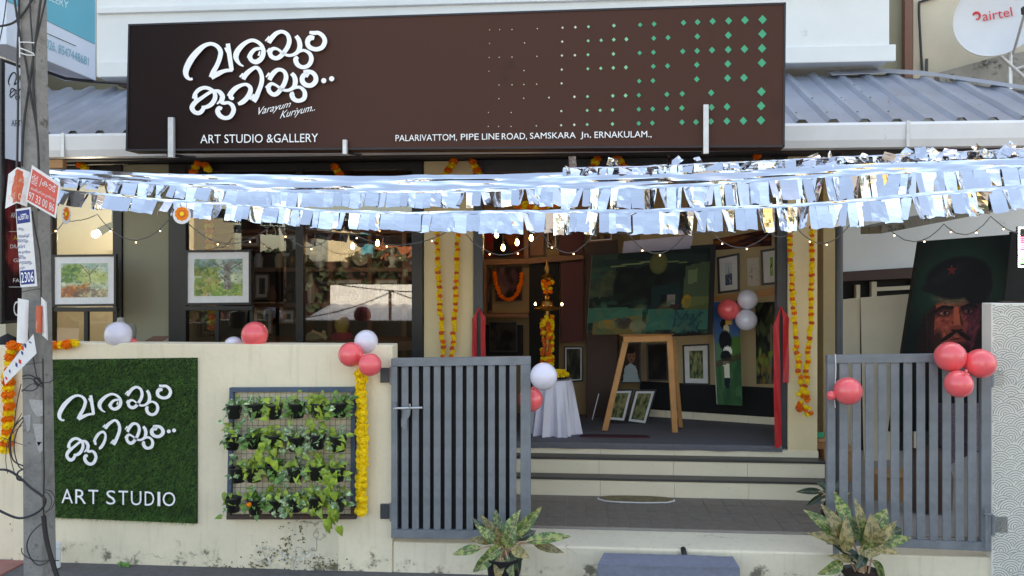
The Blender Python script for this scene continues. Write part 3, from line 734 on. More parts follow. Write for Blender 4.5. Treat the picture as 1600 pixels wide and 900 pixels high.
MB().box(X(1311, 1) - .06, X(1311, 1) + .06, .94, 1.06, .1, .11).build('base_plate', M['steel'], po)

# ---- concrete parapet behind the dish
cp_ = MB().prism([W(1468, 113, 2.5), W(1560, 88, 2.5), W(1700, 62, 2.5), W(1700, 190, 2.5), W(1468, 190, 2.5)], (0, .1, 0)).build('concrete_parapet', M['dirtyconc'])
tag(cp_, 'mildewed concrete parapet behind the satellite dish', 'parapet')

# ---- right gate pillar with its printed scallop pattern
gp = thing('gate_pillar', 'pale gate pillar printed with grey overlapping scallops at the right edge', 'pillar', (X(1650, 0), .15, 0))
gx0, gx1, gzt = X(1549, -.02), X(1800, -.02), Z(1560, 474, -.02)
MB().box(gx0, gx1, -.02, .10, GZ - .02, gzt).build('pillar_body', M['scallopbase'], gp, bevel=.005)
MB().slab([W(1566, 470, .05), W(1640, 474, .05), W(1640, 478, .05), W(1566, 477, .05)], (0, .04, 0)).build('broken_coping', M['darkwood'], gp)
def scallops():
    m = MB(); Rr = .074; rows = []
    for j in range(int(gzt / (Rr * .62)) + 3):
        for i in range(int((gx1 - gx0) / (Rr * 1.7)) + 3):
            rows.append((gx0 + (i - .5 + (j % 2) * .5) * Rr * 1.7 + random.uniform(-.02, .02), gzt + .03 - j * Rr * .62 + random.uniform(-.02, .02), j, random.uniform(-.6, .6)))
    for (cx, cz, j, rot) in rows:
        front = [(a, b) for (a, b, q, r_) in rows if j < q <= j + 3 and abs(a - cx) < 2 * Rr and abs(b - cz) < 2 * Rr] + \
                [(a, b) for (a, b, q, r_) in rows if q == j and a > cx and a - cx < 2 * Rr]
        for f in (1.0, .8, .6, .4, .2):
            r = Rr * f; run = []
            for k in range(33):
                th = 2 * math.pi * k / 32; p = (cx + r * math.cos(th), cz + r * math.sin(th))
                ok = gx0 + .004 < p[0] < gx1 - .01 and .01 < p[1] < gzt - .006 and all((p[0] - a) ** 2 + (p[1] - b) ** 2 > (Rr * 1.02) ** 2 for a, b in front)
                if ok: run.append(th)
                if (not ok or k == 32) and len(run) > 1:
                    vs = []
                    for t in run:
                        for rr in (r, r - .0046): vs.append((cx + rr * math.cos(t), -.0225, cz + rr * math.sin(t)))
                    m.add(vs, [(2 * q, 2 * q + 2, 2 * q + 3, 2 * q + 1) for q in range(len(run) - 1)])
                if not ok: run = []
    return m
o = scallops().build('scallop_print', M['scallop'], gp); o['kind'] = 'stuff'

# ---- across the street (seen in the panes and in the foil)
op = thing('street_house', 'low white house with a tin lean-to across the street, mirrored in the shop window', 'house', (-5, -17, 0))
MB().box(-7.7, 1.5, -19, -16.6, 0, 1.58).build('wall', M['upper'], op)
m = MB(); m.grid(lambda u, v: Vector((-7.7 + 9.4 * u, lerp(-16.58, -14.0, v), lerp(.98, .62, v) + .03 * math.sin(u * 130))), 260, 1); m.build('lean_to_roof', M['roofm'], op)
MB().box(-7.7, 1.6, -15.6, -15.5, 0, .7).build('shed_wall', M['darkwood'], op)
ob = thing('street_building', 'cream, blue and rust brick building across the street, mirrored in the shop window', 'building', (-8, -24, 0))
MB().box(-10.1, -8.7, -28, -24, 0, 4.4).box(-16.6, -15.8, -28, -24, 0, 4.4).build('wall', mat('cream_street_wall', S(226, 214, 180), .8), ob)
MB().box(-8.7, -8.2, -28, -23.9, 0, 4.4).build('corner_wall', M['teal'], ob)
MB().box(-8.2, -5.4, -28, -24.2, 0, 4.5).build('brick_wall', mat('rust_street_wall', S(170, 98, 66), .85), ob)
for k in range(3): MB().box(-7.8 + k * .8, -7.4 + k * .8, -24.19, -24.12, 3.3, 4.3).build('window', M['black'], ob)
o2 = thing('street_shop_house', 'sunlit ochre house across the street to the right, mirrored in the foil', 'house', (9, -22, 0))
MB().box(4.5, 16, -27, -22.5, 0, 6.8).build('wall', mat('ochre_street_wall', S(206, 176, 120), .85), o2)
for k in range(5):
    for zz in (1.0, 3.8): MB().box(5.3 + k * 2.1, 6.4 + k * 2.1, -22.49, -22.4, zz, zz + 1.5).build('window', M['black'], o2)
MB().box(4.2, 16.3, -27.2, -22.2, 6.8, 7.0).build('roof_slab', M['beige'], o2)
up = thing('street_utility_pole', 'far utility pole with wires across the street, mirrored in the shop window', 'pole', (-4.8, -12.4, 0))
m = MB(); m.tube([(-4.8, -12.4, 0), (-4.8, -12.4, 1.5)], .04, 8); m.build('pole', M['darkwood'], up)
m = MB()
for a, b in (((-4.8, -12.4, 1.5), (-2.0, -11.5, .9)), ((-4.8, -12.4, 1.5), (-9, -13, 2.2)), ((-4.8, -12.4, 1.45), (-7, -12, .8)), ((-4.8, -12.4, 1.5), (-2, -11, 1.7))):
    a, b = Vector(a), Vector(b); m.tube([lerp(a, b, t / 10) - Vector((0, 0, .4 * t / 10 * (1 - t / 10))) for t in range(11)], .014, 4)
m.build('wires', M['cable'], up)
def leafmass(x0, x1, y0, y1, z0, z1, n, s):
    m = MB()
    for q in range(n):
        p = Vector((random.uniform(x0, x1), random.uniform(y0, y1), z0 + (z1 - z0) * random.random() ** .8)); p.z *= .82 + .3 * mnoise.noise(Vector((p.x * .5, 3, 1)))
        a = Vector((random.uniform(-1, 1), random.uniform(-1, 1), random.uniform(-1, 1))) * s; b = Vector((random.uniform(-1, 1), random.uniform(-1, 1), random.uniform(-1, 1))) * s * .8
        m.add([p - a, p + b, p + a, p - b], [(0, 1, 2, 3)])
    return m
hd = thing('street_hedge', 'dense dark hedge across the street, mirrored behind the white house', 'hedge', (-8, -20.5, 0)); hm = mat('hedge_leaf', S(48, 62, 40), .7, var=.3, scale=3)
MB().box(-24, 14, -20.9, -20.3, 0, 2.4).build('stem_mass', M['darkwood'], hd); o = leafmass(-24, 14, -21.2, -20, 0, 3.2, 7000, .22).build('foliage', hm, hd); o['kind'] = 'stuff'
for k, (tx, ty) in enumerate(((5, -18), (13, -19))):
    tr = thing('street_tree', ['broad green tree across the street to the right', 'farther green tree across the street to the right', 'green tree across the street to the left'][k], 'tree', (tx, ty, 0), 'trees across the street')
    m = MB(); m.tube([(tx, ty, 0), (tx + .1, ty, 1.5), (tx - .1, ty, 3)], .18, 8, r2=.08); m.build('trunk', M['darkwood'], tr)
    m = MB()
    for q in range(1100):
        d = Vector((random.gauss(0, 1), random.gauss(0, 1), random.gauss(0, .8))); d = d.normalized() * (random.random() ** .4) * 1.9
        p = Vector((tx, ty, 3.9)) + d; a = Vector((random.uniform(-1, 1), random.uniform(-1, 1), random.uniform(-1, 1))) * .22; b = Vector((random.uniform(-1, 1), random.uniform(-1, 1), random.uniform(-1, 1))) * .18
        m.add([p - a, p + b, p + a, p - b], [(0, 1, 2, 3)])
    o = m.build('crown', hm, tr)
# =================================================================== SIGNBOARD
SA, SB, SC_, SD_ = W(201, 38, .1), W(1228, 4, -.27), W(1226, 230, -.27), W(197, 236, .1)
SP = Plane.pts(SA, SB, SD_)
sign = thing('shop_signboard', 'wide dark brown shop signboard with white brush lettering and green diamonds', 'signboard', (SD_ + SC_) / 2, None)
sc4 = [SP.at(201, 38), SP.at(1228, 4), SP.at(1226, 230), SP.at(197, 236)]
MB().slab(sc4, -SP.n * .14).build('sign_panel', M['sign'], sign, bevel=.004)
m = MB(); e = .006
for a, b in ((0, 1), (1, 2), (2, 3), (3, 0)):
    p, q = sc4[a], sc4[b]; d = (q - p).normalized(); inn = SP.n.cross(d) * .012
    if inn.dot((sc4[0] + sc4[2]) / 2 - p) < 0: inn = -inn
    m.slab([p + SP.n * e, q + SP.n * e, q + SP.n * e + inn, p + SP.n * e + inn], -SP.n * .004)
m.build('edge_trim', M['soffit'], sign)
for g in GLYPHS: glyph_mb(g, SP, .003, .022, ws=1.12).build('brush_letter', M['white'], sign)
for d in DOTS: disc_mb(MB(), *d, SP, .003, .022).build('brush_dot', M['white'], sign)
text_mb('ART STUDIO & GALLERY'.replace('& G', '&G'), [(313, 210.5), (497, 208.5), (497, 222), (313, 224)], SP, .004, .006).build('studio_lettering', M['white'], sign)
for t, a, b, dsc in (('PALARIVATTOM,', 618, 714, 2), ('PIPE', 720, 748, 0), ('LINE', 753, 780, 0), ('ROAD,', 784, 823.5, 2), ('SAMSKARA', 828, 899.5, 0), ('Jn,', 907, 923.5, 2), ('ERNAKULAM.,', 929, 1018, 2)):
    y = 210.8 - (a - 618) * .0162; sl = -(b - a) * .0162
    text_mb(t, [(a, y), (b, y + sl), (b, y + sl + 9.6 + dsc), (a, y + 9.6 + dsc)], SP, .004, .006, bold=.003).build('word', M['white'], sign)
mm = text_mb('Varayum', [(404, 168), (455, 157), (454, 170), (404, 183)], SP, .004, 0, .45)
text_mb('Kuriyum..', [(438, 174), (492, 161.5), (492, 176), (437, 189)], SP, .004, 0, .45, mm)
mm.build('script_lettering', M['white'], sign)
C3 = {1: '0,184 159,179 316,173 396,170 478,167 637,160 801,155 888,150 1072,142 1160,138 1254,133 1354,130 1456,126 1566,122 -140,186 -77,185',
 2: '78,268 314,260 476,255 557,252 636,248 715,245 886,239 975,235 1158,228 1352,220 1565,212 -141,271',
 3: '0,357 156,352 312,347 393,345 475,342 634,337 798,331 884,327 1067,321 1157,318 1250,313 1351,310 1453,306 1563,302 -143,359 -80,358',
 4: '75,441 311,435 474,430 555,427 633,424 712,421 883,415 972,412 1155,405 1349,399 1562,393 -144,445',
 5: '0,530 74,528 154,526 310,521 795,507 881,504 1155,495 1347,488 1450,486 -81,531',
 6: '73,614 231,610 390,605 472,603 630,599 710,597 793,595 968,590 1064,586 1245,580 1559,573 -82,617',
 7: '308,694 470,690 551,689 629,687 792,683 879,681 968,678 1062,675 1247,671 1344,667 1557,662 -5,703 -147,703',
 8: '152,786 307,783 389,780 470,778 628,775 792,771 877,769 1062,764 1150,763 1243,759 1343,757 1446,755 1556,752 -6,790 -84,790 -148,790'}
for row in C3.values():
    for t in row.split():
        cx, cy = map(float, t.split(',')); x, y = 800 + cx / 4, cy / 4
        h = path_lerp([(760, .9), (840, 1.2), (880, 2.1), (960, 3.2), (1022, 4.2), (1090, 4.9), (1140, 6), (1192, 7.2)], x)[0]
        mi = 'dg0' if x < 900 else ('dg1' if x < 985 else 'dg2')
        MB().add([SP.at(x, y - h, .003), SP.at(x + h * .93, y, .003), SP.at(x, y + h, .003), SP.at(x - h * .93, y, .003)], [(0, 1, 2, 3)]).build('diamond', M[mi], sign)
for (x0, x1, y0, y1) in ((262, 270.5, 183, 246), (535, 541.5, 218, 241), (1099, 1107.5, 163, 240)):
    MB().slab([SP.at(x0, y0, .035), SP.at(x1, y0, .035), SP.at(x1, y1, .035), SP.at(x0, y1, .035)], -SP.n * .028).build('bracket', M['galv'], sign, bevel=.003)
    c = SP.at((x0 + x1) / 2, y1 - 3, 0); MB().tube([c + SP.n * .03, c - SP.n * .3 + Vector((0, 0, .03))], .012, 6).build('bracket_arm', M['soffit'], sign)

# =================================================================== LEFT EDGE: boards, pole, posters
TX = -3.6
def tcor(l): return [WX(x, y, TX) for x, y in l]
tp = Plane((TX, 0, 0), (1, 0, 0))
tb = thing('teal_lightbox_sign', 'teal and white lightbox sign jutting out at the top left, with phone numbers', 'lightbox sign', WX(90, 100, TX))
c = [WX(10, -60, TX), WX(150, -60, TX), WX(150, 127, TX), WX(10, 68, TX)]
zb = (c[2].z + c[3].z) / 2; c[2].z = c[3].z = zb; c[0].z = c[1].z = 4.6
MB().slab(c, (-.24, 0, 0)).build('box_body', M['palesign'], tb, bevel=.004)
q = [tp.at(12, -80, .004), tp.at(148.5, -60, .004), tp.at(148.5, 69, .004), tp.at(12, 2, .004)]
q[0].z = q[1].z = 4.55; MB().slab(q, (-.003, 0, 0)).build('teal_print', M['teal'], tb)
MB().slab([tp.at(62, 46.5, .004), tp.at(119, 71.5, .004), tp.at(119, 72.2, .004), tp.at(62, 47.2, .004)], (-.003, 0, 0)).build('rule', M['blackprint'], tb)
text_mb('GALLERY', [(58, -21), (107, 3), (106.5, 14), (58, -8)], tp, .006).build('lettering', M['lightteal'], tb)
text_mb('450026, 8547448681', [(57, 53), (139, 90), (138.5, 105), (57, 70)], tp, .005, bold=.012).build('lettering', M['tealtext'], tb)
m = MB(); m.tube([Vector((TX - .12, WX(70, 110, TX).y, zb - .01)), Vector((TX - .13, WX(70, 110, TX).y, zb - .13))], .03, 8); m.build('hanger', M['black'], tb)
m = MB(); cc = WX(140, 128, TX); m.tube([Vector((TX - .16, .1, zb - .02)), Vector((TX - .1, .35, zb - .035)), Vector((TX - .02, .55, zb - .01)), Vector((TX + .25, 1.2, zb + .1))], .012, 6); m.build('supply_cable', M['cable'], tb, smooth=True)

BX = -3.5
bp_ = Plane((BX, 0, 0), (1, 0, 0))
yb0, yb1 = -.56, -.16; zb0, zb1 = 1.6, 3.23
bb = thing('course_banner_board', 'tall narrow board behind the pole: white logo panel above a dark red list of courses', 'banner board', (BX, -.36, zb0))
MB().box(BX - .05, BX - .002, yb0, yb1, zb0, zb1).build('board_body', M['black'], bb)
MB().box(BX - .002, BX + .001, yb0 + .03, yb1 - .004, 2.62, zb1 - .02).build('white_panel', M['palesign'], bb)
pc = Pic(16, 60, (52, 20, 26)).noise(.5, 9)
pc.dabs(40, (0, 0, 1, .75), [(120, 40, 44), (150, 62, 56), (30, 16, 20), (90, 30, 36)], .25, .06).dabs(14, (0, .75, 1, 1), [(18, 14, 18), (34, 18, 22)], .4, .08)
pc.build('dark_print', [Vector((BX + .001, yb0 + .03, 2.615)), Vector((BX + .001, yb1 - .004, 2.615)), Vector((BX + .001, yb1 - .004, zb0 + .02)), Vector((BX + .001, yb0 + .03, zb0 + .02))], bb)
m = MB()
def ltf(box):
    return lambda x, y: (box[0] + (x - 284) / (522 - 284) * (box[2] - box[0]), box[1] + (y - 47) / (190 - 47) * (box[3] - box[1]) + (x - 284) / 238 * 8)
for g in GLYPHS:
    for s in GLYPHS[g]: stroke(m, s, ltf((12, 104, 66, 156)), bp_, .003, 0, 0)
text_mb('ART STUDIO', [(18, 187), (62, 190), (62, 199), (18, 197)], bp_, .003, mb=m); m.build('logo_lettering', M['blackprint'], bb)
m = MB()
for t, b in (('ART', (17, 332, 28, 340)), ('DRAWING', (16, 382, 52, 388)), ('GLASS', (21, 404, 50, 409.5)), ('FABRIC', (20.5, 435, 50, 441)), ('O', (21, 470, 33, 494))):
    text_mb(t, boxc(*b, sl=.4), bp_, .003, mb=m)
for y in (361.5, 448): text_mb('I', boxc(14, y, 50, y + .7, .2), bp_, .003, mb=m)
m.build('list_lettering', M['white'], bb)
text_mb('ART', boxc(21.5, 368, 36, 374.5, .3), bp_, .003).build('list_lettering', M['yellowprint'], bb)
nb = thing('neighbour_house', 'pale neighbouring house wall at the far left edge', 'house', (-6, 1.2, 0))
MB().box(-9, X(9, 1.3), 1.3, 1.5, 0, 6).build('wall', M['beige'], nb)
tag(MB().lathe([(.09, 0), (.15, .1), (.17, .4), (.15, .66), (.10, .80), (.05, .88), (.085, .95), (.06, 1.02), (.0001, 1.05)], (X(12, .42), .42, .42), 16, squash=.7).build('tarpaulin_bundle', M['tarp'], smooth=True),
    'tied bundle wrapped in black tarpaulin behind the left garland', 'bundle')

PY = -.75
pole = thing('utility_pole', 'grey concrete utility pole at the left wrapped in black cables', 'utility pole', W(52, 905, PY))
MB().hexa([W(36.5, 950, PY), W(67, 950, PY), W(55, -60, PY), W(30, -60, PY)],
          [W(36.5, 950, PY) + Vector((0, .13, 0)), W(67, 950, PY) + Vector((0, .13, 0)), W(55, -60, PY) + Vector((0, .1, 0)), W(30, -60, PY) + Vector((0, .1, 0))]).build('pole_shaft', M['conc'], pole, bevel=.006)
def px_path(l, Y, n=6, jit=0): return [W(x, y, Y + (random.uniform(-jit, jit) if jit else 0)) for x, y in (p[:2] for p in smooth_path(l, n))]
CABS = [([(30, -20), (29, 40), (27, 90), (28, 130), (28, 170), (27, 240), (26, 300), (28, 350)], 1.9), ([(20, -20), (27, 30), (33, 65), (40, 95), (45, 130), (50, 160), (57, 200), (60, 240), (61, 300), (60, 330)], 1.8),
        ([(66, -20), (58, 45), (52, 90), (46, 130), (40, 170), (36, 210), (34, 260)], 2.0), ([(76, -20), (62, 40), (54, 75), (52, 100), (53, 140), (56, 180), (61, 250)], 1.5),
        ([(56, -16), (48, 3), (33, 25), (15, 38), (-20, 43)], 1.9), ([(46, -20), (48, 30), (50, 60), (52, 95), (52, 140), (54, 165)], 1.3), ([(12, -20), (6, 30), (-4, 80)], .9),
        ([(50, 330), (56, 365), (62, 395), (64, 430), (64, 470)], 1.2), ([(67, 560), (68, 640), (68, 700), (69, 740), (68, 790), (69, 812)], 1.2), ([(40, 480), (44, 520), (52, 560), (58, 590), (67, 602)], .9)]
for pts, r in CABS:
    MB().tube(px_path(pts, PY - .018), r / 300 , 6).build('cable', M['cable'], pole, smooth=True)
LOOPS = [([(-20, 736), (8, 734), (28, 744), (48, 762), (66, 775), (71, 783), (64, 796), (44, 807), (22, 808), (-20, 788)], 1.8), ([(36, 652), (22, 668), (16, 690), (20, 718), (36, 728)], 1.0), ([(36, 658), (26, 675), (22, 700), (28, 726), (36, 734)], .8),
         ([(34, 646), (18, 676), (14, 700), (24, 742), (34, 744)], .6), ([(35, 664), (14, 684), (9, 716), (12, 740)], .5), ([(2, 683), (20, 690), (36, 695)], .5), ([(33, 600), (26, 632), (22, 668)], .7), ([(36, 733), (28, 738), (27, 748), (34, 751)], 1.3),
         ([(69, 765), (80, 768), (86, 780), (80, 795), (70, 799)], .6), ([(69, 768), (76, 772), (81, 784), (76, 797), (70, 802)], .5), ([(69, 815), (50, 832), (42, 852), (48, 872), (60, 883), (74, 878), (82, 868)], .9),
         ([(34, 856), (36, 866), (55, 876), (78, 876), (92, 876)], .7), ([(68, 806), (74, 850), (92, 910)], 3.4), ([(35, 588), (46, 586), (58, 592), (68, 600)], 1.0), ([(35, 592), (50, 592), (62, 602), (69, 606)], .8), ([(34, 609), (52, 610), (64, 598)], .9),
         ([(34, 612), (50, 600), (66, 604)], .7), ([(68, 598), (78, 597), (84, 592), (88, 588)], .7), ([(64, 600), (62, 592), (56, 590), (54, 596), (60, 604)], 1.2), ([(34, 456), (50, 453), (64, 451)], .6), ([(36, 570), (52, 568), (68, 566)], .5)]
for pts, r in LOOPS:
    MB().tube(px_path(pts, PY - .03 - random.uniform(0, .03)), r / 262, 6).build('cable', M['cable'], pole, smooth=True)
for pts in ([(31, 66), (42, 66), (54, 67)], [(31, 75), (42, 79), (53, 84)], [(31, 82), (42, 86), (54, 86)], [(30, 58), (31, 90)]):
    MB().tube(px_path(pts, PY - .024), .0035, 5).build('tie_string', M['paper'], pole)
for (a, b, c_, d) in ((46, 624, 68, 650), (50, 662, 68, 690), (55, 690, 67, 705), (36, 650, 48, 672)):
    pts = [(lerp(a, c_, random.uniform(-.05, .15)), b), (c_, b + random.uniform(-3, 4)), (c_ - random.uniform(0, 2), d), (lerp(a, c_, .55), d + random.uniform(0, 8)), (a + random.uniform(0, 5), lerp(b, d, .6))]
    MB().prism([W(x, y, PY - .004) for x, y in pts], (0, .003, 0)).build('torn_paper_scrap', mat('faded_paper', S(172, 170, 168), .85, var=.2, scale=50), pole)

def sheetpoly(name, m, px, Y, parent, th=.002): return MB().prism([W(x, y, Y) if not isinstance(Y, (list, tuple)) else W(x, y, Y[i]) for i, (x, y) in enumerate(px)], (0, th, 0)).build(name, M[m], parent)
p1 = thing('red_poster', 'faded red Malayalam poster with a white border and phone number, angled on the pole', 'poster', W(68, 320, -.84))
sheetpoly('poster_sheet', 'paper', [(50, 258), (94, 287), (87, 341), (40, 314)], -.84, p1)
sheetpoly('red_print', 'redpaper', [(51, 264), (91, 290.5), (84.5, 336), (42.5, 312)], -.8415, p1)
pl_ = Plane.y(-.8425)
def slant(x0, y0, x1, y1, s=.62, lean=-.12): return [(x0, y0), (x1, y0 + (x1 - x0) * s), (x1 + (y1 - y0) * lean, y1 + (x1 - x0) * s), (x0 + (y1 - y0) * lean, y1)]
m = text_mb('ള്ള്', slant(51, 270, 60, 286), pl_, 0); text_mb('/', slant(63, 277, 66, 291), pl_, 0, mb=m)
text_mb('കാട്', slant(67, 277, 88, 289), pl_, 0, mb=m); text_mb('ലഭിക്കുന്നു', slant(49, 291, 86, 297, .5), pl_, 0, mb=m); text_mb('97 33 00 86', slant(46, 299, 85, 311, .52), pl_, 0, mb=m, bold=.02)
m.build('lettering', M['paper'], p1)
p2 = thing('orange_poster', 'weathered orange poster creased around the left side of the pole', 'poster', W(26, 320, -.82))
m = MB(); YY = [-.78, -.83, -.80]
tops = [(13, 272), (27, 261), (47, 269)]; bots = [(8, 326), (26, 317), (42, 323)]
for k in range(2):
    a, b, c_, d = W(*tops[k], YY[k]), W(*tops[k + 1], YY[k + 1]), W(*bots[k + 1], YY[k + 1]), W(*bots[k], YY[k]); m.slab([a, b, c_, d], (0, .002, 0))
m.build('poster_sheet', M['paper'], p2); m = MB()
for k in range(2):
    a, b, c_, d = [W(x, y, Y - .0015) for (x, y), Y in ((( tops[k][0] + (1.5 if k == 0 else 0), tops[k][1] + 3), YY[k]), ((tops[k + 1][0] - (2.5 if k else 0), tops[k + 1][1] + 3), YY[k + 1]), ((bots[k + 1][0] - (2 if k else 0), bots[k + 1][1] - 2.5), YY[k + 1]), ((bots[k][0] + (2 if k == 0 else 0), bots[k][1] - 2.5), YY[k]))]; m.slab([a, b, c_, d], (0, .001, 0))
m.build('orange_print', M['orangepaper'], p2)
m = text_mb('കാട്', [(30, 275), (42, 277), (41, 287), (29, 284)], Plane.y(-.836), 0); text_mb('പു', [(15, 281), (23, 276), (22, 286), (14, 290)], Plane.y(-.836), 0, mb=m); text_mb('97 33', [(13, 306), (24, 300), (23, 310), (12, 316)], Plane.y(-.836), 0, mb=m)
text_mb('00', [(29, 301), (41, 305), (40, 315), (28, 311)], Plane.y(-.836), 0, mb=m); m.build('lettering', mat('faded_letter', S(228, 190, 172), .7), p2)
p3 = thing('blue_white_notice', 'long white notice strip with blue Malayalam lines and the number 2306, tied on the pole', 'poster', W(40, 440, -.84))
sheetpoly('notice_sheet', 'paper', [(24.5, 327), (47.5, 323.5), (58, 447), (32, 449)], -.83, p3)
sheetpoly('blue_box', 'blueprint', [(25.5, 330), (45.5, 327), (47, 347), (27, 350)], -.8315, p3); sheetpoly('blue_box', 'blueprint', [(31.5, 423), (53, 421), (54, 443), (33, 445)], -.8315, p3)
n3 = Plane.y(-.8325)
text_mb('പണം', [(28, 335), (44, 333), (44.5, 342), (28.5, 344)], n3, 0, bold=.02).build('word', M['white'], p3); text_mb('2306', [(32.5, 426), (52, 424), (52.5, 440), (33.5, 442)], n3, 0, bold=.025).build('number', M['white'], p3)
m = MB()
for t, x0, x1, y in (('ന്നും', 28, 37, 355), ('ലേക്ക്', 29, 46, 365), ('യാനും', 27, 44, 374), ('കിൽ', 28, 39, 382), ('കുന്ന', 28, 47, 391), ('ണം', 29, 40, 399), ('കുവാനും', 30, 50, 408), ('ചുക', 31, 39, 416)):
    text_mb(t, boxc(x0, y, x1, y + 6), n3, 0, bold=.01).build('text_line', M['blueprint'], p3)
p4 = thing('tilted_handbill', 'tilted white handbill with small coloured print hanging on the pole', 'handbill', W(30, 590, -.86))
sheetpoly('handbill_sheet', 'paper', [(52, 522), (57, 552), (8, 601), (4.5, 583)], -.86, p4)
for col, l in (('redprint', [(33, 540, 37, 546), (8, 588, 11, 592), (29, 561, 33, 567)]), ('blueprint', [(38, 536, 41, 542), (33, 548, 36, 553), (24, 566, 27, 572), (45, 533, 49, 535), (14, 577, 16, 581)])):
    m = MB()
    for a, b, c_, d in l: m.slab([W(a, b, -.862), W(c_, b + 2, -.862), W(c_, d + 2, -.862), W(a, d, -.862)], (0, .001, 0))
    m.build('printed_line', M[col], p4)
p5 = thing('torn_flyer', 'torn curled white flyer hanging at the left of the pole', 'flyer', W(35, 530, -.84)); m = MB()
m.grid(lambda u, v: W(lerp(28, 45, u) - 2 * v, lerp(466, 535, v) + 3 * u, -.84 - .02 * math.sin(3 * u)), 6, 6); m.build('flyer_sheet', M['paper'], p5)
p6 = thing('rolled_pink_flyer', 'curled pink and white torn flyers stuck on the right of the pole', 'flyer', W(62, 525, -.84)); m = MB()
m.grid(lambda u, v: W(lerp(56, 66, u), lerp(478, 520, v), -.84 - .025 * math.sin(3.1 * u)), 6, 4); m.build('pink_sheet', M['orangepaper'], p6); m = MB()
m.grid(lambda u, v: W(lerp(64, 73, u) + 2 * v, lerp(464, 524, v) + 8 * u, -.83 - .02 * math.sin(3.1 * u)), 6, 4); m.build('white_sheet', M['paper'], p6)
tag(MB().lathe([(.03, 0), (.032, .09), (.03, .13), (.036, .135), (.034, .16), (.0001, .165)], (X(87, -.12), -.12, GZ + .012), 12).build('pipe_stub', M['gutter'], smooth=True), 'short white capped pipe stub at the wall foot by the pole', 'pipe')
tag(MB().slab([W(65, 250, .5), W(98, 249, .5), W(98, 262, .5), W(65, 263, .5)], (0, .05, 0)).build('timber_batten', M['card'], bevel=.003), 'short pale timber batten under the eaves by the pole', 'batten')

# =================================================================== SATELLITE DISH
dc = W(1556, 27, 2.0); dn = (CAM - dc + Vector((-1.2, 0, 1.5))).normalized(); dr = 59 / ppm(1556, 2.0)
dish = thing('satellite_dish', 'white satellite dish with red printed logo on the upper right wall', 'satellite dish', dc - dn * .1)
qd = dn.to_track_quat('Z', 'Y'); m = MB(); N = 40
def dpt(r, a, d=0): return dc + qd @ Vector((r * math.cos(a), r * math.sin(a), .055 * (r / dr) ** 2 - .055 + d))
vs = [dpt(1e-4, 0)]; m2 = MB()
m2.grid(lambda u, v: dpt(max(1e-4, dr * v), u * 2 * math.pi), N, 10); m2.grid(lambda u, v: dpt(max(1e-4, dr * (1 - v)), u * 2 * math.pi, -.006), N, 10)
m2.build('bowl', M['dish'], dish, smooth=True)
m = MB(); m.tube([dpt(dr, 2 * math.pi * k / N) for k in range(N + 1)], .007, 6, caps=False); m.build('rim', M['gutter'], dish, smooth=True)
dpl = Plane(dc - dn * .047, dn)
text_mb('airtel', [(1534, 18), (1580, 11), (1582.5, 25), (1536, 33)], dpl, .012, bold=.004).build('logo_lettering', M['redprint'], dish)
m = MB(); stroke(m, [(1520.5, 24, 2.5), (1523, 20.5, 4), (1528, 20, 4), (1531, 24, 3.5), (1529.5, 29, 2.5), (1526, 30.5, 1.5), (1525.5, 28, 1)], lambda x, y: (x, y), dpl, .016, 0)
m.build('logo_swirl', M['redprint'], dish)
m = MB(); m.tube([W(1583, 84, 1.95), W(1602, 18, 1.62)], .012, 8); m.tube([W(1564, 88, 2.1), W(1602, 122, 2.1)], .014, 8); m.tube([W(1584, 108, 2.1), W(1620, 98, 2.1)], .01, 8); m.tube([W(1578, 60, 2.12), W(1578, 160, 2.12)], .02, 8)
m.build('mount_arms', M['galv'], dish, smooth=True)
m = MB(); m.lathe([(.028, -.03), (.032, .02), (.02, .03)], W(1602, 16, 1.62), 12); m.build('feed_horn', M['cable'], dish, smooth=True)
wc = thing('wall_cable', 'black cable bent around the upper right wall beside the brown batten', 'cable', W(1440, 110, 2.58))
MB().tube(px_path([(1441, 112), (1438, 60), (1436, 10), (1441, 2), (1465, -4)], 2.585), .012, 8).build('cable_run', M['cable'], wc, smooth=True)
MB().tube(px_path([(1448, 112), (1448, 92)], 2.585), .014, 8).build('cable_stub', M['steel'], wc)

# =================================================================== TURF SIGN
TP = Plane.y(-.012)
turf = thing('turf_sign', 'square of green artificial turf on the wall with white raised letters', 'sign', W(190, 814, -.012))
tc = [W(70, 562, -.012), W(308, 559, -.012), W(308, 818, -.012), W(70, 808, -.012)]
MB().slab(tc, (0, .01, 0)).build('turf_backing', M['turfback'], turf)
m = MB(); V = []; F_ = []
for k in range(42000):
    u, v = random.random(), random.random()
    b = lerp(lerp(tc[0], tc[1], u), lerp(tc[3], tc[2], u), v)
    a = random.uniform(0, 2 * math.pi); L = random.uniform(.012, .026); w = random.uniform(.0011, .0020)
    s = Vector((math.cos(a) * w, 0, math.sin(a) * w)); t = b + Vector((random.gauss(0, .008), -L, random.gauss(-.006, .008)))
    n = len(V); V += [b - s, b + s, t]; F_.append((n, n + 1, n + 2))
m.v, m.f, m.m = V, F_, [0] * len(F_); o = m.build('turf_blades', M['grass'], turf); o['kind'] = 'stuff'
LP = Plane.y(-.038)
TB = {'va': (90, 615.6, 149, 658), 'ra': (153, 614, 191, 644.6), 'yu': (194.6, 603, 248.8, 650), 'am': (243.5, 601, 268.8, 624), 'ku': (102, 683, 152, 727.5),
      'rra': (145, 673, 166.3, 702.5), 'i': (159.6, 655, 189, 697.5), 'yu2': (194, 660, 240.3, 702.5), 'am2': (234.6, 664, 257, 684)}
for g, b in TB.items(): glyph_mb(g, LP, 0, .016, b, ws=1.06).build('brush_letter', M['white'], turf)
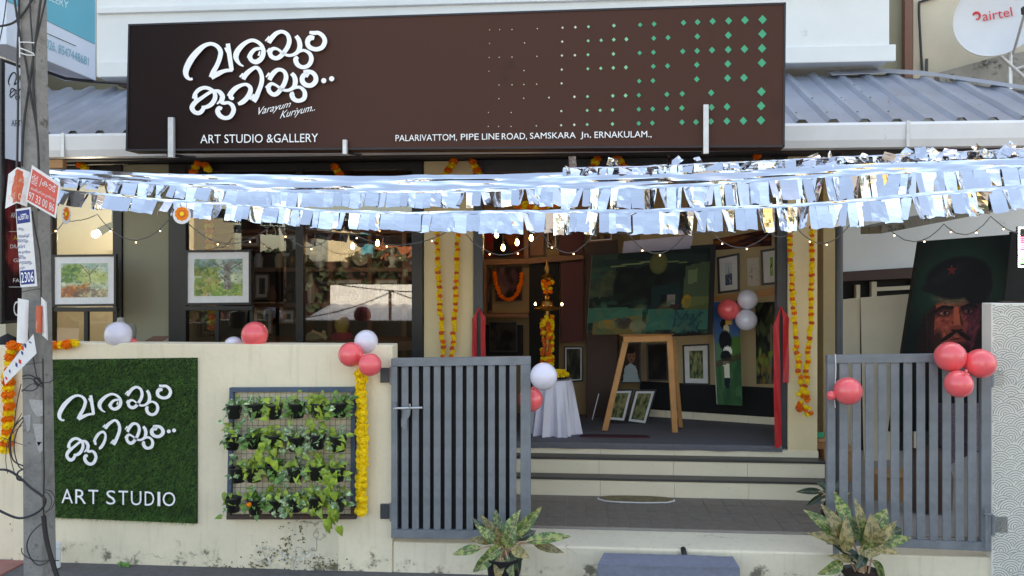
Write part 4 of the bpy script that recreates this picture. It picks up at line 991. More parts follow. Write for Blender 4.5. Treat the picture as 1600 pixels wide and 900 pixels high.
disc_mb(MB(), 263.7, 674, 3.1, LP, 0, .016).build('brush_dot', M['white'], turf); disc_mb(MB(), 272, 672.5, 3.1, LP, 0, .016).build('brush_dot', M['white'], turf)
for ch, a, b in (('A', 96, 114), ('R', 117.5, 134.5), ('T', 138, 153.5), ('S', 166, 180.5), ('T', 185, 200), ('U', 204.5, 221), ('D', 226, 241), ('I', 246, 250.5), ('O', 254, 274)):
    y = 763.8 + (a - 96) * .03; text_mb(ch, boxc(a, y, b, y + 22.3, .4), LP, 0, .016, bold=.02).build('letter', M['white'], turf)

# =================================================================== PLANT RACK
def leaf_mesh(name, L, w, fold=.25, droop=.25, heart=True, nx=2, ny=5, mtl='lime'):
    m = MB()
    def fn(u, v):
        s = u * 2 - 1
        if heart: hw = w * (math.sin(math.pi * min(1, (v * .92 + .08)) ** .62)) * (1 - .12 * v)
        else: hw = w * math.sin(math.pi * (v * .96 + .02) ** .85) ** .9
        return Vector((s * hw / 2, v * L - (.10 * L * abs(s) * (1 - v) ** 2 if heart else 0), abs(s) * hw * fold - droop * L * v * v))
    m.grid(fn, nx, ny); return m.mesh(name, M[mtl], Vector((0, 0, 0)), True)
def axes(yv, nv):
    y = Vector(yv).normalized(); z = Vector(nv) - y * Vector(nv).dot(y); z.normalize(); x = y.cross(z)
    return Matrix((x, y, z)).transposed()
LM = {k: [leaf_mesh('pothos_leaf', .052, .044, random.uniform(.1, .35), random.uniform(.1, .5), mtl=k) for _ in range(3)] for k in ('lime', 'vari', 'green')}
rack = thing('plant_rack', 'blue framed wire mesh rack on the wall holding rows of potted plants', 'plant rack', W(454, 811, -.03))
def bar(px, m_, nm): MB().slab([W(x, y, -.045) for x, y in px], (0, .03, 0)).build(nm, M[m_], rack, bevel=.002)
bar([(358, 606), (555, 605), (555, 612.5), (358, 613)], 'blueframe', 'frame_bar'); bar([(358, 613.2), (364.5, 613.2), (360.5, 795), (354, 795)], 'blueframe', 'frame_bar')
bar([(548, 612.8), (555, 612.8), (554.5, 790), (547.5, 790)], 'blueframe', 'frame_bar'); bar([(353.5, 805.5), (556, 805), (556, 811.5), (353.5, 812)], 'rust', 'frame_bar')
bar([(354, 795.2), (360.5, 795.2), (360, 805.3), (353.8, 805.3)], 'rust', 'frame_bar'); bar([(547.5, 790.2), (554.5, 790.2), (555, 804.8), (548, 804.8)], 'rust', 'frame_bar')
for x in np.arange(369, 548, 8.6): MB().tube([W(x + 1, 612, -.035), W(x - 2.5, 806, -.035)], .0012, 4).build('mesh_wire', M['meshwire'], rack)
for y in np.arange(621, 804, 8.8): MB().tube([W(359, y, -.038), W(551, y - .6, -.038)], .0012, 4).build('mesh_wire', M['meshwire'], rack)
pot_me = MB().lathe([(.0395, -.088), (.054, 0), (.0575, .002), (.0575, .010), (.0535, .010), (.051, -.012), (.0001, -.012)], (0, 0, 0), 16).mesh('pot', M['pot'], Vector((0, 0, 0)), True)
soil_me = MB().lathe([(.0505, -.014), (.03, -.004), (.0001, -.002)], (0, 0, 0), 10).mesh('soil', M['soil'], Vector((0, 0, 0)))
ROWS = [(632, [366, 399, 429, 464, 497, 530]), (682, [364, 397, 427, 463, 496, 529]), (730, [371, 397, 428, 461, 495, 527]), (779, [364, 399, 429, 461, 493, 527])]
KIND = [['vari', 'vari', 'lime', 'green', 'lime', 'green'], ['vari', 'green', 'lime', 'vari', 'vari', 'vari'], ['vari', 'lime', 'green', 'vari', 'lime', 'lime'], ['lime', 'green', 'vari', 'vari', 'lime', 'vari']]
KN = {'lime': 'lime leaved', 'vari': 'white variegated', 'green': 'green leaved'}
NL = [[9, 13, 13, 15, 20, 20], [13, 12, 19, 17, 18, 13], [5, 20, 13, 15, 18, 18], [4, 17, 20, 18, 17, 18]]
rn, cn = ['top row', 'second row', 'third row', 'bottom row'], ['left end', 'second from left', 'third from left', 'third from right', 'second from right', 'right end']
for r, (y, xs_) in enumerate(ROWS):
    for c_, x in enumerate(xs_):
        k = KIND[r][c_]; Yp = -.115; p = W(x, y + random.uniform(-2, 2), Yp)
        t = thing('potted_plant', f'{KN[k]} plant in black pot, {rn[r]} of wall rack, {cn[c_]}', 'potted plant', p - Vector((0, 0, .1)), 'pots hanging on the wall rack')
        inst('pot', pot_me, t, p, (0, random.uniform(-.06, .06), random.uniform(0, 6)), random.uniform(.93, 1.04)); inst('soil', soil_me, t, p)
        sm = MB()
        for i in range(int(NL[r][c_] * 2.1)):
            kk = k if random.random() < .62 else random.choice(['green', 'lime', 'lime', 'vari'])
            a = random.uniform(-math.pi, math.pi); rad = random.uniform(.015, .075)
            dx, dy = math.sin(a) * rad, -abs(math.cos(a)) * rad * .9 + .02
            dz = random.uniform(-.03, .075) - .5 * rad + (.02 if rad < .04 else 0)
            if random.random() < .26: dz -= .05; dy -= .03
            q = p + Vector((dx, dy, dz))
            d = Vector((dx * 1.0 + random.uniform(-.03, .03), -.02 + random.uniform(-.03, .02), random.uniform(-.06, .035)))
            nrm = Vector((random.uniform(-.5, .5), -1, random.uniform(.2, 1.3)))
            inst('leaf', random.choice(LM[kk]), t, q, axes(d, nrm), random.uniform(.55, .95) if kk == 'vari' else random.uniform(.6, 1.12))
            sm.tube([p + Vector((dx * .2, dy * .2, -.004)), p + Vector((dx * .6, dy * .6, dz * .6 + .02)), q], .0016, 4)
        if sm.v: sm.build('stems', M['gstem'], t)
        if (r, c_) in ((2, 5), (1, 2), (3, 5)):
            for i in range(7):
                q = p + Vector((random.uniform(-.07, .045), -.07, -.03 - .022 * i)); inst('leaf', random.choice(LM['lime']), t, q, axes((random.uniform(-.4, .4), -.2, -1), (random.uniform(-.4, .4), -1, .3)), random.uniform(1.0, 1.5))
tag(MB().lathe([(.0001, -.012), (.014, -.008), (.018, .004), (.012, .014), (.0001, .016)], W(389, 789, -.18), 8).build('marigold_head', M['orangefl']), 'single orange marigold caught in the bottom row of the rack', 'flower')

# =================================================================== GATES
def gate(name, label, xl, xr, yt, yb, gaps, gw, sheet, hinge):
    Yg = -.055; t = thing(name, label, 'gate', W((xl + xr) / 2, yb[0], Yg), 'grey slatted gates')
    def at(x, f): # f 0 top..1 bottom
        u = (x - xl) / (xr - xl); return W(x, lerp(lerp(yt[0], yt[1], u), lerp(yb[0], yb[1], u), f), Yg)
    H = (yb[0] - yt[0] + yb[1] - yt[1]) / 2; ft, fb = 13 / H, 1 - 13.5 / H
    def part(nm, x0, x1, f0, f1, th=.04, dy=0): MB().slab([at(x0, f0) + Vector((0, dy, 0)), at(x1, f0) + Vector((0, dy, 0)), at(x1, f1) + Vector((0, dy, 0)), at(x0, f1) + Vector((0, dy, 0))], (0, th, 0)).build(nm, M['gate'], t, bevel=.003)
    part('rail', xl, xr, 0, ft); part('rail', xl, xr, fb, 1)
    part('stile', xl, gaps[0], ft + .0005, fb - .0005, .039, .001); part('stile', gaps[-1] + gw, xr, ft + .0005, fb - .0005, .039, .001)
    for a, b in zip(gaps, gaps[1:]): j1 = random.uniform(-.35, .35); part('slat', a + gw + j1, b + j1, ft + .0005, fb - .0005, .012, random.uniform(.004, .009))
    if sheet: MB().slab([at(xl + 2, .02) + Vector((0, .042, 0)), at(sheet, .02) + Vector((0, .042, 0)), at(sheet, .98) + Vector((0, .042, 0)), at(xl + 2, .98) + Vector((0, .042, 0))], (0, .003, 0)).build('backing_sheet', M['sheet'], t)
    wb = MB()
    for a, b in zip(gaps, gaps[1:]):
        for f in (ft, fb):
            for q in range(5): wb.ball(at(lerp(a + gw + 1, b - 1, (q + random.random() * .6) / 5), f + random.uniform(-.002, .002)) + Vector((0, .001, 0)), random.uniform(.0035, .006), 5)
    wb.build('weld_beads', M['galv' if False else 'gate'], t)['kind'] = 'stuff'
    for (a, b, c_, d) in hinge:
        MB().slab([W(a, b, -.02), W(c_, b, -.02), W(c_, d, -.02), W(a, d, -.02)], (0, .028, 0)).build('hinge_plate', M['gate' if xl > 1000 else 'steel'], t, bevel=.002)
        xx = c_ if xl < 1000 else a; MB().tube([W(xx, b - 2, -.035), W(xx, d + 3, -.035)], .014, 10).build('hinge_barrel', M['gate'], t, smooth=True)
    return t
g1 = gate('slatted_gate', 'left grey slatted gate leaf with a sliding bolt and dark backing sheet', 611, 829, (560, 557), (841, 844), [620.5 + 16.95 * k for k in range(12)], 6.3, 802, [(594, 575, 612, 598), (594, 788, 612, 811)])
m = MB(); m.tube([W(615, 638, -.075), W(660, 637, -.075)], .007, 8); m.tube([W(641, 638, -.075), W(640, 632, -.095)], .006, 6); m.build('bolt', M['galv'], g1, smooth=True)
m = MB(); m.prism([W(x, y, -.075) for x, y in ((632, 641), (641, 640), (640, 650), (636, 656), (636, 668), (631, 670), (627, 666), (627, 655))], (0, .012, 0)); m.build('hasp', M['gate'], g1, bevel=.002)
MB().tube([W(617, 640, -.07), W(617, 628, -.07)], .012, 8).build('bolt_guide', M['gate'], g1)
g2 = gate('slatted_gate', 'right grey slatted gate leaf hinged on the scallop patterned pillar', 1293, 1549, (555, 552), (851, 862), [1305.6 + 20.15 * k for k in range(12)], 6.6, None, [(1549, 578, 1569, 602), (1551, 807, 1575, 833)])
m = MB(); m.tube([W(1540.5, 795, -.075), W(1541, 858, -.075)], .008, 8); m.tube([W(1537, 803, -.075), W(1551, 804, -.075)], .008, 8); m.build('drop_bolt', M['gate'], g2, smooth=True)
MB().tube([W(1306, 852, -.03), W(1307, 873, -.03)], .02, 8).build('floor_bolt', M['gate'], g2)
MB().tube(px_path([(1305, 553), (1306, 580), (1304, 620), (1305, 637)], -.065), .003, 5).build('tie_string', M['paper'], g2)

# =================================================================== BALLOONS
bal_me = {}
def balloon(cx, cy, rp, Y, col, label, ang=180.0, group='party balloons', tilt=-1.0):
    if col not in bal_me:
        prof = [(1e-4, 1.0)] + [(math.sin(t) * (1 + .0 * t), math.cos(t) * (1.0 if t < 1.57 else 1.0 + .09 * ((t - 1.57) / 1.57) ** 2)) for t in [math.pi * i / 22 for i in range(1, 21)]] + [(.08, -1.10), (.045, -1.14)]
        prof = [(r, h) for r, h in prof][::-1]
        bal_me[col] = (MB().lathe(prof, (0, 0, 0), 28).mesh('balloon_skin', M[col], Vector((0, 0, 0)), True),
                       MB().lathe([(.12, -1.29), (.09, -1.25), (.04, -1.17), (.05, -1.12)], (0, 0, 0), 10).mesh('knot', M[col], Vector((0, 0, 0)), True))
    c = W(cx, cy, Y); r = rp / ppm(cx, Y)
    t = thing('balloon', label, 'balloon', c, group)
    q = (Matrix.Rotation(tilt, 3, 'X') @ Matrix.Rotation(R(ang), 3, 'Y')).to_euler() if False else (Vector((-math.sin(R(ang)) * .55, .8, -math.cos(R(ang)) * .55)) if tilt else Vector((-math.sin(R(ang)), .15, -math.cos(R(ang))))).to_track_quat('-Z', 'Y').to_euler(); sx = random.uniform(.97, 1.03)
    inst('balloon_skin', bal_me[col][0], t, c, tuple(q), (r * sx, r * sx, r)); inst('knot', bal_me[col][1], t, c, tuple(q), r)
    return t
RB, WB = 'redbal', 'whitebal'
balloon(185, 523, 21, .06, WB, 'white balloon resting on the wall top under the left framed landscape', 160); balloon(206, 537, 9, .14, RB, 'small red balloon peeping out behind the white one on the wall', 60)
balloon(398, 523, 20.5, .08, RB, 'red balloon resting alone on the wall top under the tree painting', 190); balloon(365, 541, 15, .14, WB, 'white balloon mostly sunk behind the wall top beside the red one', 170)
balloon(572, 534, 18.5, .02, WB, 'white balloon at the top of the cluster on the wall end', 200); balloon(548, 554, 19.5, -.09, RB, 'left red balloon of the cluster on the wall end', 110); balloon(578, 570, 18, -.17, RB, 'lower right red balloon of the cluster on the wall end', 20)
balloon(849.5, 588, 21.5, -.16, WB, 'white balloon tied at the free edge of the left gate', 200); balloon(829, 624, 19, .06, RB, 'red balloon behind the free edge of the left gate', 30)
balloon(1325, 611, 22, -.14, RB, 'single red balloon tied to the inner edge of the right gate', 265); balloon(1299, 618, 7.5, -.13, RB, 'tiny red balloon beside the single balloon on the right gate', 0)
balloon(1485, 557.5, 24, -.15, RB, 'upper left red balloon of the cluster on the right gate', 315); balloon(1532, 568, 22.5, -.18, RB, 'right red balloon of the cluster on the right gate', 60); balloon(1498, 600, 21.5, -.25, RB, 'lowest red balloon of the cluster on the right gate', 190)
balloon(1138, 484, 16.5, 2.0, RB, 'red teardrop balloon hanging inside the studio by the bird painting', 265, tilt=0); balloon(1168, 468, 16, 1.98, WB, 'upper white balloon of the pair inside the studio', 180); balloon(1166, 500, 16.5, 1.96, WB, 'lower white balloon of the pair inside the studio', 10)

def tied_necks(o, x, y, Y, col):
    m = MB(); c = W(x, y, Y)
    for k in range(4):
        a = random.uniform(0, 6.28); d = Vector((math.cos(a), -.4, math.sin(a))) * .022
        m.tube([c - d, c + Vector((0, -.008, 0)), c + d + Vector((random.uniform(-.008, .008), -.01, random.uniform(-.01, .01)))], .0075, 7, r2=.004)
    m.build('tied_neck', M[col], o, smooth=True)
BL = [o for o in bpy.data.objects if o.get('category') == 'balloon']
for key, x, y, Y in (('lowest red balloon of the cluster on the right gate', 1508, 584, -.29), ('lower right red balloon of the cluster on the wall end', 566, 555, -.16), ('white balloon tied at the free edge', 836, 604, -.12)):
    o = next(b for b in BL if b['label'].startswith(key)); tied_necks(o, x, y, Y, RB)
# =================================================================== GARLANDS
def pompom(name, mtl, r, petals=46, flat=.75):
    m = MB()
    for k in range(petals):
        z = 1 - 2 * (k + .5) / petals; a = k * 2.39996; rr = math.sqrt(1 - z * z)
        d = Vector((rr * math.cos(a), rr * math.sin(a), z * flat)); t = d.cross(Vector((.3, .2, 1))).normalized(); b = d.cross(t).normalized()
        tw = random.uniform(0, 3); t, b = t * math.cos(tw) + b * math.sin(tw), b * math.cos(tw) - t * math.sin(tw); w = random.uniform(.28, .42)
        m.add([d * r * .55 - t * r * w * .5, d * r * 1.02 - t * r * w + b * r * .12, d * r * random.uniform(1.05, 1.2), d * r * 1.02 + t * r * w - b * r * .1], [(0, 1, 2, 3)])
    m.ball((0, 0, 0), r * .82, 8, sz=flat)
    return m.mesh(name, M[mtl], Vector((0, 0, 0)))
FL = {k: [pompom('flower', k, 1.0) for _ in range(3)] for k in ('orangefl', 'yellowfl', 'redfl')}
def garland(label, path, Y, step, r, seq, group='flower garlands', cat='garland', extra=(), jit=.12, name='flower_garland'):
    pts = [W(x, y, Y) for x, y in (p[:2] for p in smooth_path(path, 12))]
    t = thing(name, label, cat, pts[-1], group)
    MB().tube(pts, .0025, 4).build('thread', M['gstem'], t)
    acc = step * .5; n = 0
    def flower(p, c):
        k = r * random.uniform(.88, 1.12); inst('flower', random.choice(FL[c]), t, p + Vector((random.gauss(0, r * jit), -r * .35 + random.gauss(0, r * jit), random.gauss(0, r * jit * .5))), (random.uniform(-.4, .4), random.uniform(-.4, .4), random.uniform(0, 6)), k)
    for a, b in zip(pts, pts[1:]):
        L = (b - a).length
        while acc < L:
            flower(lerp(a, b, acc / L), seq(n)); n += 1; acc += step
        acc -= L
    for (x, y, c) in extra: flower(W(x, y, Y - .03), c)
    return t
alt = lambda n: 'yellowfl' if n % 2 else 'orangefl'
mix3 = lambda n: ['redfl', 'yellowfl', 'yellowfl', 'orangefl', 'yellowfl', 'yellowfl'][(n + n // 7) % 6]
GY = FY - .05
gg = lambda label, l, **k: garland(label, l, GY, .024, .020, mix3, jit=.26, **k)
gg('left strand of the paired garland on the middle pillar', [(682, 352), (684, 400), (686, 455), (690, 510), (694, 560), (698, 610)])
gg('right strand of the paired garland on the middle pillar', [(717, 352), (714, 400), (713, 455), (710, 510), (706, 560), (702, 610)])
GY = FY - .09
tas = [(1255 + random.uniform(-9, 9), 612 + 36 * random.random(), random.choice(('redfl', 'yellowfl', 'orangefl'))) for _ in range(22)]
gg('left strand of the garland on the right pillar, ending in a thick tassel', [(1232, 352), (1236, 420), (1241, 490), (1246, 550), (1251, 600), (1255, 625)], extra=tas)
gg('right strand of the garland on the right pillar', [(1268, 352), (1268, 420), (1267, 490), (1263, 550), (1259, 600), (1257, 620)])
garland('thick pure yellow marigold garland hanging on the compound wall beside the rack', [(563, 578), (566, 640), (567, 700), (566, 760), (566, 806)], -.05, .043, .037, lambda n: 'yellowfl', jit=.1)
garland('orange and yellow marigold garland hanging in a loop left of the pole', [(24, 536), (17, 552), (15, 590), (16, 630), (14, 665), (11, 690), (8, 703)], -.04, .042, .036, alt)
garland('orange and yellow marigold garland lying along the wall top beside the pole', [(30, 540), (50, 544), (72, 543), (95, 539), (121, 536)], -.03, .042, .037, alt)
garland('orange and yellow marigold strand hanging inside the wide window', [(327, 340), (328, 370), (329, 400), (330, 440), (331, 480), (333, 516)], FY + .16, .047, .036, alt, jit=.05)
for lab, l in (('small orange flower bunch under the eaves at the far left', [(124, 256), (133, 263)]), ('left end of the marigold arc above the foil near the left bracket', [(302, 272), (306, 262), (311, 256)]), ('right end of the marigold arc above the foil near the left bracket', [(320, 256), (325, 262), (327, 272)]),
               ('short marigold strand above the foil in the middle of the wide window', [(521, 258), (526, 266), (534, 276)]), ('left leg of the marigold arc above the middle pillar', [(711, 250), (704, 260), (697, 274)]), ('right leg of the marigold arc above the middle pillar', [(737, 250), (743, 260), (750, 274)]),
               ('left leg of the marigold arc above the doorway', [(938, 246), (931, 252), (927, 262)]), ('right leg of the marigold arc above the doorway', [(961, 246), (969, 252), (975, 262)]), ('small orange flower bunch above the right door post', [(1178, 244), (1186, 247)]),
               ('small yellow flower bunch above the foil at the right', [(1418, 236), (1430, 237)]), ('second yellow flower bunch above the foil at the right', [(1441, 236), (1452, 237)])):
    garland(lab, l, 1.36 if l[0][0] < 1400 else .7, .04, .034, alt, jit=.1)
garland('marigold swag looped low across the top of the doorway', [(772, 312), (800, 318), (830, 322), (860, 320), (882, 312)], 1.2, .046, .040, alt, jit=.05)
garland('single marigold caught under the foil at the right', [(1495, 297), (1511, 295)], .62, .045, .03, lambda n: 'yellowfl')

# =================================================================== FOIL FRINGE
strip_me = []
for k in range(14):
    m = MB(); sd = k * 7.3; cr = (.0006, .001, .0015, .002, .003, .0045, .007)[k % 7]
    bend = random.uniform(-.004, .010); pl = random.uniform(-.35, .35)
    def fn(u, v):
        f = abs(((u + pl * v) * 2.0) % 1.0 - .5) if k % 7 > 3 else 0           # pressed-in creases
        return Vector(((u - .5) * .066, cr * 1.6 * mnoise.noise(Vector((u * 1.8 + sd, v * 2.6, sd))) * (.2 + v) - bend * v * v + cr * f * v, -v * .17 + .004 * math.sin(sd + u * 5) * v))
    m.grid(fn, 4, 5)
    strip_me.append(m.mesh('foil_strip', M['foil'], Vector((0, 0, 0))))
CALM = [m for k, m in enumerate(strip_me) if k % 7 < 4]
def foil_row(label, tops, Y, drop, band_h, tilt, x0=-60, x1=1670, strips=True, cr=1.0, cut=.14, wild=.15):
    """a long folded foil ribbon; below its solid upper part it is slit into strips that hang edge to edge"""
    n = 150; pts = []
    for i in range(n + 1):
        px = lerp(x0, x1, i / n); (y,) = path_lerp(tops, px); pts.append(W(px, y, Y))
    t = thing('foil_fringe', label, 'foil fringe', pts[n // 2], 'silver foil fringes over the entrance')
    sd = random.uniform(0, 50); ct, st = math.sqrt(1 - tilt * tilt), tilt
    def hgt(px): return (drop(px) if callable(drop) else drop) / ppm(px, Y)
    def wave(s): return .030 * mnoise.noise(Vector((s * 1.1, sd, 0))) + .012 * mnoise.noise(Vector((s * 5.0, sd, 4)))
    def pos(u):
        i = min(n - 1e-6, u * n); a = int(i); return lerp(pts[a], pts[a + 1], i - a), lerp(x0, x1, u)
    m = MB()
    def fn(u, v):
        p, px = pos(u); bh = band_h if band_h else hgt(px) * cut
        w = wave(p.x); q = Vector((p.x * 2.2 + sd, v * 2.0, sd)) if band_h else Vector((p.x * 9 + sd, v * .7, sd)); q2 = Vector((p.x * 8 + sd, v * 3, sd + 9)) if band_h else Vector((p.x * 26 + sd, v * 1.6, sd + 9))
        cc = cr * ((.020 if band_h else .005) * mnoise.noise(q) + (.006 if band_h else .0015) * mnoise.noise(q2))
        return p + Vector((0, -bh * (st + w) * v + cc * (.3 + v), -bh * ct * v + cc * .6))
    m.grid(fn, 420, 8); m.build('foil_band', M['foil'], t)
    if strips:
        u = 0.0; L = (pts[-1] - pts[0]).length
        while u < 1:
            w = random.choice((random.uniform(.03, .05), random.uniform(.045, .09))); um = min(1, u + w / L / 2); p, px = pos(um); h = hgt(px); bh = h * cut; wv = wave(p.x)
            p = p + Vector((0, -bh * .985 * (st + wv) - .0015 * random.random(), -bh * .97 * ct)); dirx = pos(min(1, um + .004))[0] - pos(max(0, um - .004))[0]
            rx = -math.asin(max(-.9, min(.9, st + wv))) + random.gauss(0, .075 if 380 < px < 820 else .16); rz = math.atan2(dirx.y, dirx.x) + random.gauss(0, .02 if px < 900 else .05) + .05 * mnoise.noise(Vector((p.x * 3, sd, 7)))
            ry = -math.atan2(dirx.z, dirx.x) + random.gauss(.03, .035); me = random.choice(CALM if random.random() < (.6 if 380 < px < 820 else .25) else strip_me)
            if random.random() < wild * (1 if 380 < px < 820 else 2.0): rz += random.choice((-1, 1)) * random.uniform(.3, .9); rx += random.uniform(-.25, .25); ry += random.uniform(-.12, .12); me = random.choice(strip_me)
            inst('foil_strip', me, t, p, (rx, ry, rz), (w / .066 * 1.14, 1, (h - bh) / .17 * random.uniform(.93, 1.06)))
            u += w / L
    return t
foil_row('lowest front silver foil fringe swagging right across the whole front', [(-60, 288), (60, 292), (95, 296), (180, 303), (250, 311), (400, 319), (500, 327), (640, 331), (800, 328), (1000, 327), (1200, 320), (1300, 315), (1400, 304), (1500, 297), (1600, 288), (1670, 282)],
         -.52, lambda x: path_lerp([(-60, 24), (100, 27), (400, 28), (640, 32), (800, 38), (1200, 43), (1500, 42), (1670, 40)], x)[0], .0, .22)
foil_row('second silver foil fringe hanging just above and behind the lowest one', [(-60, 270), (100, 276), (250, 286), (400, 296), (520, 298), (700, 298), (760, 297), (850, 289), (1000, 290), (1100, 286), (1200, 277), (1300, 271), (1400, 266), (1500, 262), (1670, 252)],
         -.42, lambda x: path_lerp([(-60, 16), (300, 25), (420, 27), (760, 28), (900, 38), (1000, 40), (1300, 46), (1500, 40), (1670, 36)], x)[0], .0, .22)
foil_row('crumpled silver foil string stretched above the second fringe', [(-60, 262), (70, 266), (250, 276), (400, 284), (620, 284), (800, 281), (900, 276), (1100, 268), (1300, 258), (1500, 250), (1670, 244)], -.34, 8, .07, .24, strips=False, cr=1.0)
foil_row('topmost crumpled silver foil string close under the signboard', [(-60, 256), (70, 262), (250, 270), (400, 274), (620, 274), (800, 271), (900, 267), (1100, 258), (1300, 250), (1500, 242), (1670, 236)], -.29, 8, .075, .24, strips=False, cr=1.0)
foil_row('tattered silver foil string curling up along the eaves at the right', [(880, 262), (1000, 259), (1150, 253), (1300, 245), (1500, 236), (1670, 228)], -.31, 16, .0, .28, x0=880, cr=1.6, wild=.4)
tt = thing('foil_scraps', 'loose silver foil flaps sticking up under the right half of the signboard', 'foil scraps', W(1100, 250, -.3))
for k in range(30):
    x = random.uniform(885, 1620); y = path_lerp([(885, 256), (1000, 252), (1300, 243), (1620, 234)], x)[0] + random.uniform(4, 13)
    inst('foil_flap', random.choice(strip_me), tt, W(x, y, -.30 + random.uniform(-.06, .06)), (random.uniform(1.6, 3.6), random.uniform(-.9, .9), random.uniform(-.9, .9)), (random.uniform(.5, 1.1), 1, random.uniform(.25, .5)))
for k, (x, y) in enumerate(((103, 336), (284, 336))):
    t = thing('paper_disc', ['narrow turned paper disc with a flower print hanging at the left under the foil', 'round paper disc with a flower print hanging under the foil beside the wide window'][k], 'paper disc', W(x, y, -.56))
    rx = 7 if k == 0 else 14; m = MB(); m.prism([W(x + rx * math.cos(a), y + 14 * math.sin(a), -.56 + (.05 * math.cos(a) if k == 0 else 0)) for a in [2 * math.pi * i / 24 for i in range(24)]], (0, .003, 0)); m.build('disc', M['paper'], t)
    for q, (f, mt) in enumerate(((.72, 'orangefl'), (.42, 'redfl'), (.22, 'yellowfl'))):
        m = MB(); n = 20; m.prism([W(x + rx * f * (1 + .12 * (i % 2)) * math.cos(a), y - 2 + 14 * f * (1 + .12 * (i % 2)) * math.sin(a), -.562 - .0015 * q + (.05 * f * math.cos(a) if k == 0 else 0)) for i, a in enumerate([2 * math.pi * i / n for i in range(n)])], (0, .001, 0)); m.build('printed_flower', M[mt], t)

# =================================================================== FAIRY LIGHTS
sl_ = thing('string_lights', 'dark wire of small warm fairy lights draped in swags across the front', 'string lights', W(800, 380, .1))
A = [(-40, 360), (70, 365), (100, 345), (152, 335), (275, 328), (430, 346), (530, 354), (716, 352), (846, 364), (930, 362), (980, 364), (1074, 362), (1110, 362), (1202, 364), (1245, 356), (1330, 348), (1382, 349), (1475, 350), (1548, 338), (1650, 352)]
sag = [10, 8, 4, 44, 44, 36, 30, 40, 32, 2, 33, 2, 24, 10, 28, 6, 28, 22, 22]
path = []; bulbs = []
for i in range(len(A) - 1):
    a, b = A[i], A[i + 1]
    for k in range(12):
        t = k / 12; path.append((lerp(a[0], b[0], t), lerp(a[1], b[1], t) + sag[i] * 4 * t * (1 - t) + random.uniform(-.6, .6)))
    for t in ((.12, .42, .78) if b[0] - a[0] > 110 else ((.2, .62) if b[0] - a[0] > 60 else ())):
        t += random.uniform(-.08, .08); bulbs.append((lerp(a[0], b[0], t), lerp(a[1], b[1], t) + sag[i] * 4 * t * (1 - t) + 1.2))
MB().tube([W(x, y, .1) for x, y in path], .0032, 5).build('wire', M['wire'], sl_)
fb = MB().ball((0, 0, 0), .0048, 8).mesh('fairy_bulb', M['bulb'], Vector((0, 0, 0)), True)
cone = MB().tube([(0, 0, .004), (0, 0, .016)], .004, 6).mesh('bulb_base', M['cable'], Vector((0, 0, 0)))
bulbs += [(67, 352), (74, 364), (87, 359), (7, 367), (13, 374), (3, 373)]
for x, y in bulbs:
    p = W(x, y + 2, .085); inst('fairy_bulb', fb, sl_, p); inst('bulb_base', cone, sl_, p)
fil = MB().lathe([(1e-4, -.034), (.012, -.028), (.018, -.012), (.015, .008), (.008, .02), (.007, .028)], (0, 0, 0), 12).mesh('glass_bulb', M['filament'], Vector((0, 0, 0)), True)
soc = MB().lathe([(.011, .024), (.012, .05), (.004, .056)], (0, 0, 0), 10).mesh('socket', M['black'], Vector((0, 0, 0)))
for k, (x, y, lab) in enumerate(((551, 384, 'warm filament bulb left of the two behind the wide window pane'), (590, 379, 'warm filament bulb right of the two behind the wide window pane'), (776, 366, 'warm filament bulb nearest the left door post, half under the foil'), (786, 386, 'lowest warm filament bulb inside the doorway'), (808, 378, 'third warm filament bulb in the doorway row'), (830, 371, 'rightmost warm filament bulb of the doorway row'))):
    p = W(x, y, 1.98); t = thing('pendant_bulb', lab, 'bulb', p, 'filament bulbs hanging in the studio'); inst('glass_bulb', fil, t, p); inst('socket', soc, t, p)
    MB().tube([p + Vector((0, 0, .055)), Vector((p.x, p.y, 2.86))], .003, 5).build('flex', M['cable'], t)
p = W(149, 366, 2.3); t = thing('spot_lamp', 'bright white spot lamp shining in the left window', 'lamp', p)
MB().ball(p, .034, 14).build('lamp_face', M['spotlamp'], t, smooth=True)
def lamp(nm, loc, watts, col, r, par):
    l = bpy.data.lights.new(nm, 'POINT'); l.energy = watts; l.color = col; l.shadow_soft_size = r; o = bpy.data.objects.new(nm, l); COL.objects.link(o); WLOC[o.name] = Vector(loc); put(o, par, loc)
lamp('lamp_light', p + Vector((-.06, -.06, -.05)), 4.5, (1, .95, .88), .04, t)
m = MB(); m.tube([p + Vector((.02, .02, .02)), p + Vector((.10, .12, .10))], .045, 12, r2=.03); m.tube([p + Vector((.10, .12, .10)), p + Vector((.10, .14, .4))], .008, 6); m.build('lamp_housing', M['black'], t, smooth=True)
ls = thing('led_sign', 'LED frame sign glowing in rainbow colours at the right edge', 'LED sign', W(1612, 418, .9)); c = [(1591, 354), (1640, 350), (1640, 416), (1592, 418)]
MB().slab([W(x, y, .9) for x, y in c], (0, .03, 0)).build('sign_body', M['black'], ls)
def leds(nm, col, pts):
    m = MB()
    for x, y in pts: m.slab([W(x - 1, y - 1, .895), W(x + 1, y - 1, .895), W(x + 1, y + 1, .895), W(x - 1, y + 1, .895)], (0, .004, 0))
    m.build(nm, emit(nm + '_light', col, 4), ls)
leds('white_leds', (.75, .85, 1, 1), [(1592.5, y) for y in range(356, 417, 3)] + [(x, 356) for x in range(1594, 1640, 3)] + [(x, 416.5) for x in range(1594, 1640, 3)])
